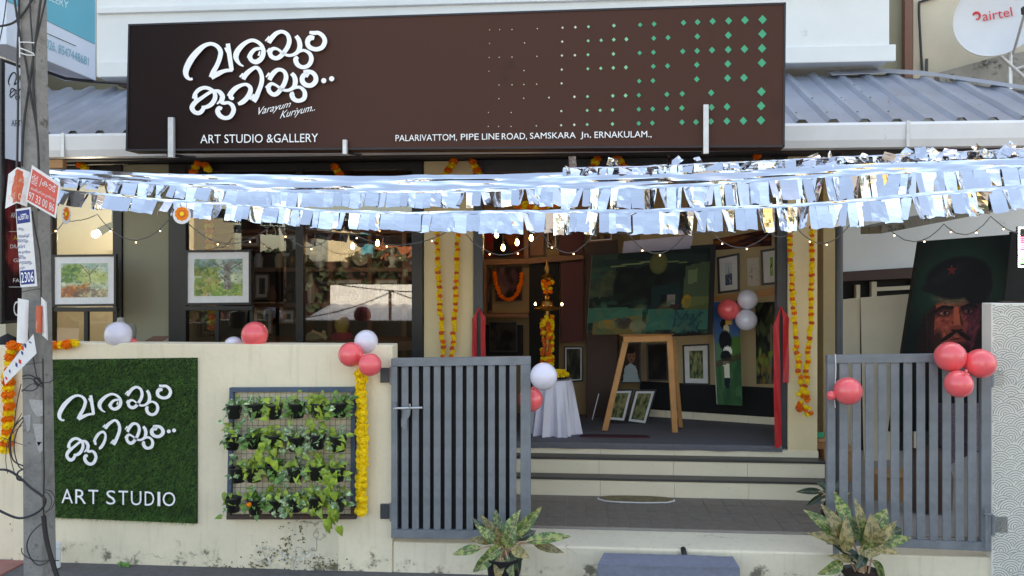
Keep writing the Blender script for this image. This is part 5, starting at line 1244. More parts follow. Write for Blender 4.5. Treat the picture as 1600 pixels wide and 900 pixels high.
for nm, col, y0, y1 in (('red_leds', (1, .05, .1, 1), 371, 381), ('magenta_leds', (.9, .1, .9, 1), 382, 391), ('blue_leds', (.15, .2, 1, 1), 392, 399), ('cyan_leds', (.05, .8, .9, 1), 400, 406), ('green_leds', (.1, 1, .2, 1), 407, 413)):
    leds(nm, col, [(x, y) for y in range(y0, y1, 3) for x in (1596, 1599, 1602, 1605, 1608)])

# =================================================================== RIBBONS ON THE DOOR POSTS
for k, (xc, y0, yl, yr, hw) in enumerate(((748, 484, 600, 580, 10.5), (1220, 482, 700, 598, 12.5))):
    Yr = FY - .06; t = thing('red_ribbon', ['red satin ribbon tied on the left door post', 'red satin ribbon tied on the right door post with one long tail'][k], 'ribbon', W(xc, yl, Yr), 'inauguration ribbons')
    for sgn, yb in ((-1, yl), (1, yr)):
        m = MB()
        def rb(u, v):
            y = lerp(y0, yb, v); s = min(1, v * 9) ; wv = 1.2 * math.sin(v * 9 + sgn)
            xi = xc + sgn * lerp(0, 3.2, s) + (5.5 if (k == 1 and sgn < 0) else 0) * v * .9; xo = xc + sgn * lerp(1, hw, s) + wv * .3 + (3.0 if (k == 1 and sgn < 0) else 0) * v
            return W(lerp(xi, xo, u), y, Yr - .012 * math.sin(u * 3 + v * 5))
        m.grid(rb, 4, 16); m.build('ribbon_tail', M['ribbon'], t, smooth=True)
    MB().ball(W(xc, y0, Yr - .01), .014, 8).build('knot', M['ribbon'], t)

# =================================================================== PICTURES IN THE WINDOWS
def watercolour(kind):
    p = Pic(90, 72, (196, 206, 176)).noise(.14, 14)
    if kind == 0:
        p.dabs(70, (0, 0, 1, .25), [(182, 206, 200), (150, 176, 150), (200, 214, 200)], .12, .08, .5); p.dabs(90, (0, .05, .45, .55), [(104, 138, 82), (140, 168, 92), (86, 118, 88), (170, 186, 110)], .05, .06, .6)
        p.dabs(60, (.4, .2, 1, .6), [(196, 206, 130), (214, 214, 150), (170, 190, 120)], .09, .06, .5); p.poly([(.62, .6), (.66, .6), (.6, .2), (.5, .05), (.58, .2)], (140, 130, 116), .8)
        p.dabs(60, (0, .66, .55, 1), [(206, 146, 96), (190, 120, 84), (160, 110, 84), (220, 180, 110)], .12, .05, .7); p.dabs(40, (.3, .75, 1, 1), [(120, 104, 92), (160, 140, 120), (210, 190, 150)], .1, .04, .6)
        p.line((.6, .35), (.8, .05), .012, (130, 118, 104)).line((.58, .3), (.42, .04), .012, (130, 118, 104))
    else:
        p.dabs(70, (0, 0, 1, .4), [(150, 176, 190), (120, 146, 150), (100, 128, 88), (176, 196, 190)], .09, .06, .55); p.dabs(90, (0, .25, .5, .95), [(120, 146, 82), (168, 176, 96), (196, 170, 110), (94, 122, 74)], .06, .07, .6)
        p.dabs(70, (.4, .7, 1, 1), [(150, 176, 92), (112, 150, 80), (190, 196, 120)], .09, .05, .6)
        p.poly([(.6, .82), (.82, .82), (.74, .5), (.76, .25), (.86, .05), (.72, .02), (.68, .25), (.62, .02), (.58, .05), (.64, .35), (.62, .6)], (150, 144, 138), .9); p.dabs(20, (.6, .2, .74, .8), [(100, 96, 92), (180, 176, 168)], .02, .08, .6)
        p.line((.72, .3), (.98, .1), .016, (120, 112, 104)).line((.68, .3), (.4, .12), .014, (110, 104, 96))
    p.dabs(150, (0, .1, 1, 1), [(70, 92, 60), (96, 112, 74), (120, 104, 84), (222, 222, 196), (84, 96, 96)], .022, .014, .55)
    return p
WPL = Plane.y(1.12)
framed('framed_landscape', 'black framed watercolour of rocks and trees on a stand in the left window', 'framed picture', [(81, 398), (181, 397), (181, 478), (81, 479)], WPL, watercolour(0), .018, .055, .03)
framed('framed_landscape', 'black framed watercolour of a grey tree trunk on a stand in the wide window', 'framed picture', [(289, 391), (392, 390), (392, 476), (289, 477)], WPL, watercolour(1), .018, .055, .03)
for k, (a, b, y, pc_) in enumerate(((84, 182, 480, 134), (286, 394, 478, 339))):
    t = thing('display_stand', ['black display stand holding the rock landscape', 'black display stand holding the tree trunk landscape'][k], 'stand', W(pc_, 560, 1.14))
    MB().slab([W(a, y, 1.1), W(b, y, 1.1), W(b, y + 7, 1.1), W(a, y + 7, 1.1)], (0, .05, 0)).build('ledge', M['black'], t, bevel=.002)
    MB().slab([W(pc_ - 3, y + 7.2, 1.12), W(pc_ + 3, y + 7.2, 1.12), W(pc_ + 3, 640, 1.12), W(pc_ - 3, 640, 1.12)], (0, .03, 0)).build('post', M['black'], t)
    for xx in (b - 4,): MB().slab([W(xx, y - 60, 1.165), W(xx + 5, y - 60, 1.165), W(xx + 5, 640, 1.165), W(xx, 640, 1.165)], (0, .02, 0)).build('side_post', M['black'], t)
    MB().slab([W(pc_ - 30, 640.2, 1.1), W(pc_ + 30, 640.2, 1.1), W(pc_ + 30, 646, 1.1), W(pc_ - 30, 646, 1.1)], (0, .25, 0)).build('foot', M['black'], t)
tag(MB().slab([W(222, 535, .30), W(240, 525, .32), W(264, 525, .3), W(250, 536, .28)], (0, .004, -.004)).build('open_carton_flap', M['shadedcard']), 'brown cardboard flap rising behind the wall top in the left window', 'cardboard')
m = MB(); m.lathe([(.10, 0), (.105, .13), (.10, .16), (.03, .165), (.025, .21), (.0001, .215)], (X(189, .42), .42, WT - .06), 18)
tag(m.build('plastic_canister', mat('cloudy_plastic', S(150, 148, 138), .3, var=.06), smooth=True), 'translucent plastic canister standing behind the white balloon on the wall', 'canister')
# =================================================================== SHELVES BEHIND THE WIDE WINDOW
sh = thing('display_shelves', 'brown wooden display shelves full of curios behind the wide window', 'shelves', W(470, 640, 2.5))
SY = 2.45
def shelf(nm, x0, y0, x1, y1, d=.28, yy=SY): MB().slab([W(x0, y0, yy), W(x1, y0, yy), W(x1, y1, yy), W(x0, y1, yy)], (0, d, 0)).build(nm, M['brown'], sh, bevel=.002)
for x in (300, 470, 512, 574, 628): shelf('upright', x, 300, x + 7, 640)
for y in (358, 418, 474, 528):
    for a, b in ((307, 470), (477, 512), (519, 574), (581, 628), (635, 690)): shelf('shelf', a, y, b, y + 6.5)
ctr = MB().slab([W(288, 533, 1.72), W(655, 533, 1.72), W(655, 548, 1.72), W(288, 548, 1.72)], (0, .5, 0)).build('display_counter', M['brown'], bevel=.004); tag(ctr, 'low brown counter inside the wide window', 'counter')
def curio(nm, label, cat, x, y, prof, mt, seg=14, yy=2.55, sq=1): return tag(MB().lathe(prof, W(x, y, yy), seg, squash=sq).build(nm, M[mt], smooth=True), label, cat, 'curios on the shelves')
vase = [(.03, 0), (.05, .05), (.045, .11), (.02, .15), (.03, .18), (.0001, .18)]; jar = [(.04, 0), (.045, .1), (.03, .12), (.03, .14), (.0001, .142)]; bust = [(.045, 0), (.02, .03), (.03, .06), (.045, .1), (.02, .13), (.03, .17), (.0001, .2)]
for (nm, lab, cat, x, y, pr, mt) in (('vase', 'slim gold vase on the middle shelf near the window bar', 'vase', 458, 418, vase, 'brass'), ('jar', 'pale jar on the top shelf left of the window bar', 'jar', 436, 418, jar, 'beige'), ('figurine', 'small white figurine on the middle shelf at the right', 'figurine', 613, 418, bust, 'white'),
        ('vase', 'grey vase beside the round plate', 'vase', 540, 418, vase, 'beige'), ('jar', 'squat pale jar on the middle shelf right of the window bar', 'jar', 500, 418, jar, 'palesign'), ('vase', 'tall cream vase on the lower shelf by the window bar', 'vase', 486, 474, [(a, b * 1.7) for a, b in vase], 'beige'),
        ('jar', 'dark brown jar on the lower shelf', 'jar', 500, 474, jar, 'darkwood'), ('figurine', 'brass figurine on the lower shelf left of the window bar', 'figurine', 452, 474, bust, 'brass'), ('vase', 'copper vase on the lower shelf at the left', 'vase', 425, 474, vase, 'brown'), ('jar', 'white jar on the lower shelf at the right', 'jar', 600, 474, jar, 'palesign'), ('figurine', 'brass figurine beside the white figurine', 'figurine', 592, 418, bust, 'brass'), ('jar', 'grey jar on the top shelf above the tree painting', 'jar', 404, 418, jar, 'palesign'), ('figurine', 'brown figurine on the lower shelf in the middle', 'figurine', 552, 474, bust, 'brown')):
    curio(nm, lab, cat, x, y, pr, mt)
pl = W(563, 402, 2.62); tag(MB().tube([pl, pl + Vector((0, .012, 0))], .085, 24).build('round_plate', M['beige'], bevel=.003), 'round cream plate standing on the middle shelf', 'plate')
def simple_pic(base, cols, w=14, h=16): return Pic(w, h, base).noise(.3, 5).dabs(16, (0, 0, 1, 1), cols, .2, .15)
for k, (q, lab) in enumerate((([(372, 367), (406, 367), (406, 386), (372, 386)], 'wide pale framed picture on the shelf above the tree painting'), ([(437, 366), (463, 366), (463, 402), (437, 402)], 'pale framed portrait leaning on the shelf left of the window bar'), ([(436, 484), (460, 484), (460, 506), (436, 506)], 'small green framed picture low behind the window'), ([(395, 484), (425, 484), (425, 522), (395, 522)], 'grey framed picture low behind the red balloon'), ([(484, 372), (509, 372), (509, 399), (484, 399)], 'small dark framed picture on the top shelf right of the window bar'), ([(522, 436), (566, 436), (566, 470), (522, 470)], 'wide dark framed picture on the lower shelf in the middle'), ([(586, 436), (622, 436), (622, 472), (586, 472)], 'framed picture on the lower shelf near the right window edge'), ([(398, 428), (420, 428), (420, 466), (398, 466)], 'narrow framed picture on the lower shelf at the left'), ([(637, 380), (650, 380), (650, 414), (637, 414)], 'tiny framed picture at the right end of the shelves'), ([(312, 486), (340, 486), (340, 524), (312, 524)], 'dark framed picture low behind the tree painting stand'))):
    framed('small_picture', lab, 'framed picture', q, Plane.y(2.58), simple_pic((90, 80, 62), [(120, 108, 84), (60, 56, 50), (80, 96, 70)]), .012, .03, .02, fmat='card', group='small pictures on the shelves')
sf = thing('bust_figure', 'yellow bust with a pink collar on the window counter', 'bust', W(535, 532, 1.9))
MB().lathe([(.10, 0), (.11, .03), (.07, .07), (.05, .075)], W(535, 532, 1.9), 18).build('collar', mat('pink_cloth', S(190, 52, 84), .7), sf, smooth=True)
MB().lathe([(.05, .075), (.06, .1), (.07, .14), (.065, .19), (.035, .215), (.0001, .222)], W(535, 532, 1.9), 18).build('head', mat('yellow_glaze', S(206, 168, 60), .4), sf, smooth=True)
m = MB(); cb = W(495, 532, 1.88)
for k in range(7): m.tube([cb + Vector((-.10 + .012 * k, -.02, .012 + .02 * (k % 3))), cb + Vector((-.02 + .01 * k, -.05 + .01 * k, .085 - .008 * k)), cb + Vector((.10 - .004 * k, -.03, .02 + .01 * k))], .017, 8)
tag(m.build('folded_cloth', M['pillar'], smooth=True), 'bundle of folded cream cloth on the window counter', 'cloth')

# =================================================================== INSIDE THE DOORWAY
BW = Plane.y(2.745)
def panel(nm, lab, cat, q, m_, Y, th=.04): return tag(MB().slab([W(x, y, Y) for x, y in q], (0, th, 0)).build(nm, M[m_], bevel=.003), lab, cat)
dsh = thing('doorway_shelves', 'brown shelf frame on the back wall left of the oil lamp', 'shelves', W(790, 500, 2.7))
for q in ([(752, 406), (826, 404), (826, 412), (752, 414)], [(752, 490), (826, 490), (826, 496), (752, 496)], [(819, 340), (826, 340), (826, 404), (819, 404)], [(752, 414), (760, 414), (760, 490), (752, 490)]):
    MB().slab([W(x, y, 2.60) for x, y in q], (0, .13, 0)).build('shelf_rail', M['brown'], dsh)
MB().slab([W(826, 404, 2.56), W(912, 398, 2.56), W(912, 405, 2.56), W(826, 412, 2.56)], (0, .16, 0)).build('shelf_rail', M['brown'], dsh)
framed('figure_painting', 'dark red and black painting on the back wall behind the hanging bulbs', 'painting', [(757, 352), (819, 351), (819, 403), (757, 404)], Plane.y(2.74), Pic(24, 20, (96, 40, 34)).noise(.4, 6).ell(.4, .6, .2, .5, (22, 16, 18)).ell(.7, .3, .2, .3, (150, 84, 40), .7).poly([(0, 0), (.3, 0), (.2, .5), (0, .6)], (128, 26, 34)).ell(.55, .8, .12, .2, (28, 40, 44)), .012, 0, .02, fmat='darkwood', group='pictures on the studio walls')
framed('framed_picture', 'narrow dark framed picture at the left edge of the doorway beside the devotional picture', 'framed picture', [(757, 418), (769, 418), (769, 486), (757, 486)], BW, simple_pic((52, 44, 38), [(90, 70, 60), (30, 26, 26)]), .01, 0, .02, fmat='darkwood', off=.02, group='pictures on the studio walls')
framed('framed_picture', 'brown framed picture high on the back wall right of the sepia picture', 'framed picture', [(920, 352), (958, 350), (958, 376), (920, 379)], Plane.y(2.6), simple_pic((110, 84, 60), [(150, 120, 80), (60, 44, 36), (90, 100, 90)]), .012, .01, .02, fmat='brown', group='pictures on the studio walls')
framed('framed_picture', 'dark framed picture low on the back wall left of the oil lamp', 'framed picture', [(764, 502), (808, 502), (808, 550), (764, 550)], Plane.y(2.60), simple_pic((30, 28, 28), [(50, 46, 44), (18, 16, 16)]), .012, 0, .02, group='pictures on the studio walls')
panel('black_cabinet', 'black box low on the back wall behind the left gate', 'cabinet', [(758, 509), (816, 509), (816, 556), (758, 556)], 'skirt', 2.62, .12)
panel('black_door', 'tall black panel behind the garlanded oil lamp', 'door', [(827, 413), (873, 409), (873, 660), (827, 660)], 'skirt', 2.64, .08)
panel('maroon_panel', 'dark maroon panel with a shadowy figure right of the oil lamp', 'panel', [(876, 411), (912, 406), (912, 534), (876, 536)], 'maroon', 2.64)
panel('brown_panel', 'plain brown panel high on the wall right of the bulbs', 'panel', [(828, 352), (850, 352), (850, 399), (828, 400)], 'brown', 2.68)
panel('dark_curtain_panel', 'dark brown slatted panel behind the left side of the easel', 'panel', [(916, 380), (965, 374), (965, 660), (916, 660)], 'darkwood', 2.62)
panel('pink_board', 'blank pale mauve board above the easel painting', 'board', [(975, 377), (1083, 367), (1080, 389), (972, 397)], 'under', 1.98, .01)
panel('white_board_edge', 'thin white edged board leaning low beside the easel', 'board', [(935, 615), (936.5, 615), (926, 656), (924.5, 656)], 'paper', 2.2, .01)
fi = lambda base, cols, w=16, h=20: simple_pic(base, cols, w, h)
framed('deity_picture', 'small dark framed devotional picture on the back wall, wreathed by a garland', 'framed picture', [(774, 416), (816, 415), (816, 470), (774, 471)], BW, fi((48, 34, 36), [(90, 60, 66), (30, 26, 28), (104, 78, 70)]), .014, 0, .03, fmat='darkwood', off=.02)
garland('dim orange marigold garland wreathing the devotional picture', [(772, 424), (776, 445), (783, 462), (794, 468), (806, 462), (813, 445), (816, 424)], 2.66, .03, .022, lambda n: 'orangefl')
for q, lab, b, cs_ in (([(881, 541), (911, 541), (911, 596), (881, 598)], 'dark framed picture low behind the cloth covered table', (60, 62, 52), [(90, 90, 76), (40, 42, 38)]),
    ([(853, 352), (871, 352), (871, 388), (853, 389)], 'small framed sepia picture up by the fairy lights', (120, 84, 52), [(150, 110, 70), (60, 44, 32)])):
    framed('framed_picture', lab, 'framed picture', q, BW, fi(b, cs_), .014, .012, .02, off=.015, group='pictures on the studio walls')
panel('dark_patterned_print', 'dark patterned print up behind the fairy lights', 'print', [(873, 352), (912, 352), (912, 398), (873, 398)], 'maroon', 2.69, .02)
RQ = RWP
pp = Pic(20, 30, (196, 206, 216)).poly([(.0, .55), (1, .5), (1, 1), (0, 1)], (70, 84, 110)).dabs(30, (.1, .5, .9, 1), [(40, 46, 64), (96, 110, 140), (150, 160, 180)], .1, .06).line((.5, .55), (.5, .2), .03, (90, 96, 110))
framed('framed_picture', 'black framed picture of boats in blue grey on the display wall', 'framed picture', [(1120, 402), (1155, 395), (1156, 455), (1122, 459)], RQ, pp, .02, .05, .025, group='pictures on the studio walls')
pp = Pic(20, 26, (146, 186, 110)).dabs(20, (0, 0, 1, 1), [(110, 160, 84), (170, 204, 130)], .2, .1).ell(.4, .55, .2, .16, (30, 34, 34)).ell(.5, .62, .12, .1, (230, 230, 224)).ell(.45, .4, .1, .08, (24, 26, 28))
framed('framed_picture', 'black framed picture of a black and white bird on bright green beside the door post', 'framed picture', [(1188, 391), (1222, 386), (1222, 443), (1190, 446)], RQ, pp, .02, .06, .025, group='pictures on the studio walls')
pp = Pic(20, 26, (96, 108, 74)).noise(.4, 8).dabs(40, (0, 0, 1, 1), [(130, 136, 92), (60, 72, 48), (160, 156, 116)], .1, .07)
framed('framed_picture', 'black framed woodland sketch low on the display wall right of the easel', 'framed picture', [(1066, 539), (1108, 537), (1109, 602), (1068, 601)], RQ, pp, .016, .045, .025, group='pictures on the studio walls')
pp = Pic(24, 36, (54, 40, 36)).ell(.55, .3, .22, .2, (120, 84, 66)).ell(.5, .16, .26, .1, (30, 26, 26)).poly([(.1, 1), (.2, .6), (.5, .5), (.8, .6), (1, 1)], (150, 166, 170)).ell(.45, .32, .04, .015, (30, 22, 20)).ell(.66, .32, .04, .015, (30, 22, 20)).ell(.55, .42, .08, .02, (90, 50, 44))
framed('framed_portrait', 'dark framed portrait of a person in a pale shirt seen between the easel legs', 'framed picture', [(969, 536), (1002, 535), (1002, 599), (968, 599)], Plane.y(2.56), pp, .014, 0, .025, group='pictures on the studio walls')
framed('framed_picture', 'black framed nearly black picture between the easel legs', 'framed picture', [(1010, 537), (1044, 536), (1044, 595), (1011, 596)], Plane.y(2.5), fi((26, 24, 24), [(40, 36, 34), (20, 18, 18)]), .014, 0, .025, group='pictures on the studio walls')
for k, (q, lab) in enumerate((([(957, 609), (990, 608), (977, 660), (944, 657)], 'left of the two woodland pictures leaning on the floor behind the easel'), ([(992, 609), (1026, 609), (1010, 664), (979, 660)], 'right of the two woodland pictures leaning on the floor behind the easel'))):
    framed('framed_picture', lab, 'framed picture', q, Plane.y(2.36), Pic(20, 30, (98, 104, 70)).noise(.4, 8).dabs(50, (0, 0, 1, 1), [(130, 132, 84), (60, 72, 46), (150, 140, 96)], .12, .08), .014, .022, .025, group='pictures leaning on the floor')
framed('calendar_sheet', 'white calendar sheet between the two framed pictures on the display wall', 'calendar', [(1167, 404), (1186, 402), (1187, 446), (1168, 447)], RQ, Pic(12, 24, (206, 200, 188)).dabs(14, (.1, .2, .9, .95), [(120, 116, 112), (160, 150, 140)], .06, .02), 0, 0, .004)
for q, lab in (([(1114, 374), (1206, 357), (1206, 384), (1115, 391)], 'dark red painting high on the display wall under the foil'),):
    framed('wide_painting', lab, 'painting', q, RQ, Pic(30, 10, (70, 34, 30)).noise(.5, 8).dabs(20, (0, 0, 1, 1), [(120, 60, 40), (40, 30, 40), (140, 90, 50)], .1, .2), 0, 0, .02)
tag(MB().slab([RQ.at(1110, 463, .02), RQ.at(1214, 450, .02), RQ.at(1214, 461, .02), RQ.at(1110, 474, .02)], -RQ.n * .018).build('wood_rail', M['wood']), 'brown wooden rail across the display wall above the bird painting', 'rail')
bird = Pic(24, 80, (60, 96, 150)).poly([(0, .3), (1, .3), (1, .6), (0, .6)], (70, 110, 120), .5).ell(.85, .48, .45, .14, (70, 110, 50)).ell(.1, .7, .5, .3, (84, 120, 70), .7).poly([(0, .62), (1, .55), (1, 1), (0, 1)], (60, 104, 66)).dabs(40, (0, .6, 1, 1), [(46, 86, 54), (80, 130, 84), (40, 74, 50)], .2, .06, .5)
bird.ell(.42, .22, .16, .05, (24, 24, 28)).ell(.48, .28, .12, .06, (210, 196, 160)).ell(.42, .38, .24, .1, (22, 24, 30)).ell(.5, .48, .17, .05, (230, 230, 222)).ell(.42, .53, .2, .06, (24, 26, 32)).poly([(.3, .58), (.55, .58), (.52, .74), (.34, .74)], (214, 208, 190)).poly([(.34, .74), (.54, .74), (.5, .84), (.36, .84)], (28, 34, 48)).poly([(.0, .58), (1, .5), (1, .56), (0, .64)], (70, 56, 44), .7).ell(.58, .2, .14, .03, (220, 170, 80))
framed('bird_painting', 'tall unframed painting of a hornbill on blue and green leaning on the display wall', 'painting', [(1113, 472), (1155, 470), (1160, 634), (1121, 632)], Plane.y(2.16), bird, 0, 0, .05)
fo = Pic(30, 60, (38, 44, 34)).noise(.5, 9).dabs(70, (0, 0, 1, 1), [(60, 72, 46), (28, 32, 26), (86, 96, 64), (110, 104, 84)], .12, .05).line((.5, 1), (.55, .3), .05, (120, 112, 96)).dabs(14, (0, .6, 1, 1), [(120, 150, 60), (150, 120, 60)], .05, .09)
framed('forest_painting', 'dark unframed jungle painting beside the right door post', 'painting', [(1180, 473), (1226, 470), (1226, 600), (1182, 600)], RQ, fo, 0, 0, .04)

# easel with its abstract painting
ez = thing('easel', 'pine easel standing in the doorway under the green abstract painting', 'easel', W(1000, 674, 1.92))
def beam(nm, a, b, wd, Y0, Y1, th=.04):
    MB().hexa([W(a[0] - wd, a[1], Y0), W(a[0] + wd, a[1], Y0), W(b[0] + wd, b[1], Y1), W(b[0] - wd, b[1], Y1)], [W(a[0] - wd, a[1], Y0) + Vector((0, th, 0)), W(a[0] + wd, a[1], Y0) + Vector((0, th, 0)), W(b[0] + wd, b[1], Y1) + Vector((0, th, 0)), W(b[0] - wd, b[1], Y1) + Vector((0, th, 0))]).build(nm, M['wood'], ez, bevel=.003)
beam('leg', (978, 533), (945, 673), 4.6, 1.86, 1.86); beam('leg', (1046, 524), (1055, 676), 4.6, 1.86, 1.86); beam('rear_leg', (1052, 530), (1064, 668), 3.2, 1.94, 2.1)
MB().slab([W(974, 525, 1.84), W(1049, 523, 1.84), W(1049, 533, 1.84), W(974, 535, 1.84)], (0, .03, 0)).build('cross_bar', M['wood'], ez, bevel=.003)
MB().slab([W(969, 520, 1.80), W(1053, 518, 1.80), W(1053, 523, 1.80), W(969, 525, 1.80)], (0, .10, 0)).build('tray', M['wood'], ez, bevel=.003)
beam('mast', (1004, 392), (1004, 522), 5, 1.90, 1.90, .03)
ab = Pic(90, 60, (26, 40, 36)).noise(.35, 10)
ab.poly([(0, 0), (.22, 0), (.2, .5), (0, .55)], (70, 92, 70), .8).poly([(.02, .05), (.14, .04), (.14, .3), (.0, .3)], (60, 104, 84), .7).poly([(.1, .25), (.2, .22), (.22, .5), (.08, .55)], (110, 104, 60), .7).dabs(30, (0, .1, .22, .5), [(92, 104, 70), (50, 70, 60)], .05, .05, .5)
ab.ell(.4, .42, .2, .3, (14, 20, 18)).dabs(20, (.25, .2, .55, .6), [(40, 58, 40), (20, 28, 26)], .07, .06, .5).poly([(.1, .06), (.45, .1), (.6, .03), (.98, .07), (.98, .2), (.6, .12), (.4, .2), (.12, .14)], (44, 66, 58), .8).line((.18, .16), (.55, .12), .012, (150, 166, 110)).line((.55, .12), (.8, .16), .01, (130, 150, 100))
ab.ell(.57, .15, .075, .13, (110, 112, 62)).ell(.57, .15, .05, .09, (132, 128, 74), .6)
ab.poly([(.8, .2), (1, .16), (1, .65), (.78, .7)], (88, 112, 78), .9).poly([(.82, .25), (.9, .24), (.9, .4), (.82, .42)], (140, 158, 110), .8).ell(.82, .62, .04, .08, (206, 150, 40)).poly([(.8, .58), (1, .56), (1, .72), (.8, .72)], (130, 136, 70), .7)
ab.poly([(.52, .42), (.76, .4), (.76, .68), (.52, .72)], (24, 56, 58), .9).poly([(.66, .54), (.72, .53), (.72, .66), (.66, .67)], (170, 152, 150)).poly([(.6, .54), (.65, .54), (.65, .65), (.6, .65)], (24, 24, 26)).poly([(.56, .68), (.78, .64), (.74, .71), (.6, .72)], (70, 50, 44))
ab.poly([(0, .66), (.45, .68), (.46, .8), (0, .86)], (72, 140, 112), .9).poly([(.5, .7), (1, .72), (1, .95), (.48, .96)], (62, 138, 116), .9).poly([(.04, .84), (.46, .76), (.46, 1), (.04, 1)], (150, 128, 66), .9).ell(.3, .86, .08, .07, (84, 70, 58)).ell(.42, .9, .07, .07, (160, 150, 110)).ell(.16, .88, .08, .06, (190, 140, 60), .8)
for k in range(40): ab.line((random.uniform(.7, .92), .97), (random.uniform(.66, .98), random.uniform(.72, .85)), .008, random.choice([(34, 76, 78), (50, 110, 106)]))
ab.dabs(60, (0, .6, 1, 1), [(90, 150, 120), (60, 110, 90), (140, 130, 80)], .06, .025, .35)
ab.a *= .66
framed('abstract_painting', 'large green abstract painting resting on the easel', 'painting', [(925, 399), (1110, 386), (1105, 521), (917, 523)], Plane.y(1.79), ab, 0, 0, .035)
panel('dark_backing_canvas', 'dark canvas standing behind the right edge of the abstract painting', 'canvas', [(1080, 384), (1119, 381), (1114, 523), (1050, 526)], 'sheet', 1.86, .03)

# lamp, table
lp = W(855, 655, 2.12); lp.z = FLZ
ol = thing('oil_lamp', 'tall brass oil lamp wrapped in marigold garlands in the doorway', 'oil lamp', lp)
zl = lambda y: W(855, y, 2.12).z - FLZ
pr = [(.11, 0), (.10, .03), (.04, .06), (.03, .10), (.03, zl(487)), (.03, zl(486)), (.115, zl(484)), (.12, zl(482)), (.06, zl(478)), (.05, zl(471)), (.02, zl(468)), (.03, zl(463)), (.016, zl(459)), (.022, zl(455)), (.022, zl(440)), (.05, zl(437)), (.06, zl(433)), (.02, zl(428)), (.03, zl(420)), (.012, zl(412)), (.0001, zl(404))]
MB().lathe(pr, lp, 24).build('lamp_stem', M['brass'], ol, smooth=True)
for k in range(120):
    y = random.uniform(494, 570); a = random.uniform(0, 6.28); inst('flower', random.choice(FL[random.choice(('yellowfl', 'orangefl', 'yellowfl', 'redfl'))]), ol, W(855, y, 2.12) + Vector((.046 * math.cos(a), .046 * math.sin(a), 0)), (random.random() * 3, random.random() * 3, 0), .021)
for k in range(26):
    a = random.uniform(0, 6.28); y = random.uniform(437, 456); inst('flower', random.choice(FL[random.choice(('yellowfl', 'orangefl'))]), ol, W(856, y, 2.12) + Vector((.04 * (1 - (y - 437) / 40) * math.cos(a) * 1.2, .04 * math.sin(a), 0)), (random.random() * 3, random.random() * 3, 0), .02)
for x in (836.5, 878): inst('flame', MB().lathe([(1e-4, -.01), (.010, 0), (.006, .012), (1e-4, .022)], (0, 0, 0), 8).mesh('flame', M['filament'], Vector((0, 0, 0)), True), ol, W(x, 476, 2.05))
tcn = W(864, 592, 1.82); tz = tcn.z
tbth = thing('draped_table', 'small round table draped to the floor in white satin', 'table', Vector((tcn.x, tcn.y, FLZ)))
m = MB(); n = 96
def drape(u, v):
    a = u * 2 * math.pi
    if v < .25: r = .165 * v / .25; return Vector((tcn.x + r * math.cos(a), tcn.y + r * math.sin(a), tz))
    t = (v - .25) / .75; r = .165 + .065 * t ** .8 + (.034 * math.sin(a * 10 + 1.6 * math.sin(a * 3)) + .016 * math.sin(a * 23 + 2)) * t; return Vector((tcn.x + r * math.cos(a), tcn.y + r * math.sin(a), lerp(tz, FLZ + .006, t) ))
m.grid(drape, n, 20); m.build('satin_cloth', M['satin'], tbth, smooth=True); MB().lathe([(.15, 0), (.15, -.03), (.02, -.03), (.02, FLZ - tz + .03), (.1, FLZ - tz + .003)], tcn - Vector((0, 0, .006)), 16).build('table_frame', M['darkwood'], tbth)
ty_ = thing('flower_tray', 'dark tray heaped with yellow flowers on the draped table', 'tray', W(877, 591, 1.8)); MB().lathe([(.05, .002), (.07, .012), (.066, .016), (.045, .006)], W(877, 591.5, 1.8), 20).build('tray', M['skirt'], ty_)
for k in range(9): inst('flower', random.choice(FL['yellowfl']), ty_, W(877 + random.uniform(-8, 8), 584 + random.uniform(-3, 3), 1.8 + random.uniform(-.03, .03)), (random.random() * 3,) * 3, .028)
def mat_on(nm, lab, ctr, rx, ry, z, border, inner, wavy=False):
    t = thing(nm, lab, 'doormat', Vector((ctr.x, ctr.y, z)))
    def ring(f, zz): return [Vector((ctr.x + rx * f * math.copysign(abs(math.cos(a)) ** (.5 if not wavy else .8), math.cos(a)) * (1 + (.03 * math.cos(a * 8) if wavy else 0)), ctr.y + ry * f * math.copysign(abs(math.sin(a)) ** (.5 if not wavy else .8), math.sin(a)), zz)) for a in [2 * math.pi * k / 48 for k in range(48)]]
    MB().prism(ring(1, z + .008), (0, 0, -.008)).build('mat_border', border, t); MB().prism(ring(.96, z + .012), (0, 0, -.006)).build('mat_pile', inner, t)
c0 = W(960, 680, 1.66); mat_on('doormat', 'dark red doormat on the carpet just inside the doorway', c0, .30, .05, FLZ + .004, M['maroon'], mat('dark_red_pile', S(62, 30, 40), .95, var=.3, scale=60, bump=.4, bscale=200))
c1 = W(994, 779, 1.06); mat_on('doormat', 'oval braided doormat with a pale edge on the forecourt tiles', c1, .29, .085, .157, M['paper'], mat('braided_pile', S(140, 92, 90), .95, var=.3, scale=16, col2=S(120, 126, 80), bump=.4, bscale=160), True)
bx = thing('cloth_covered_step', 'box step covered in blue felt on the road before the gateway', 'box step', Vector((X(1045, -.25), -.25, GZ)))
zb_ = W(1045, 884, -.24).z
a0, a1 = X(934, -.24), X(1156, -.24); HB = zb_ - GZ
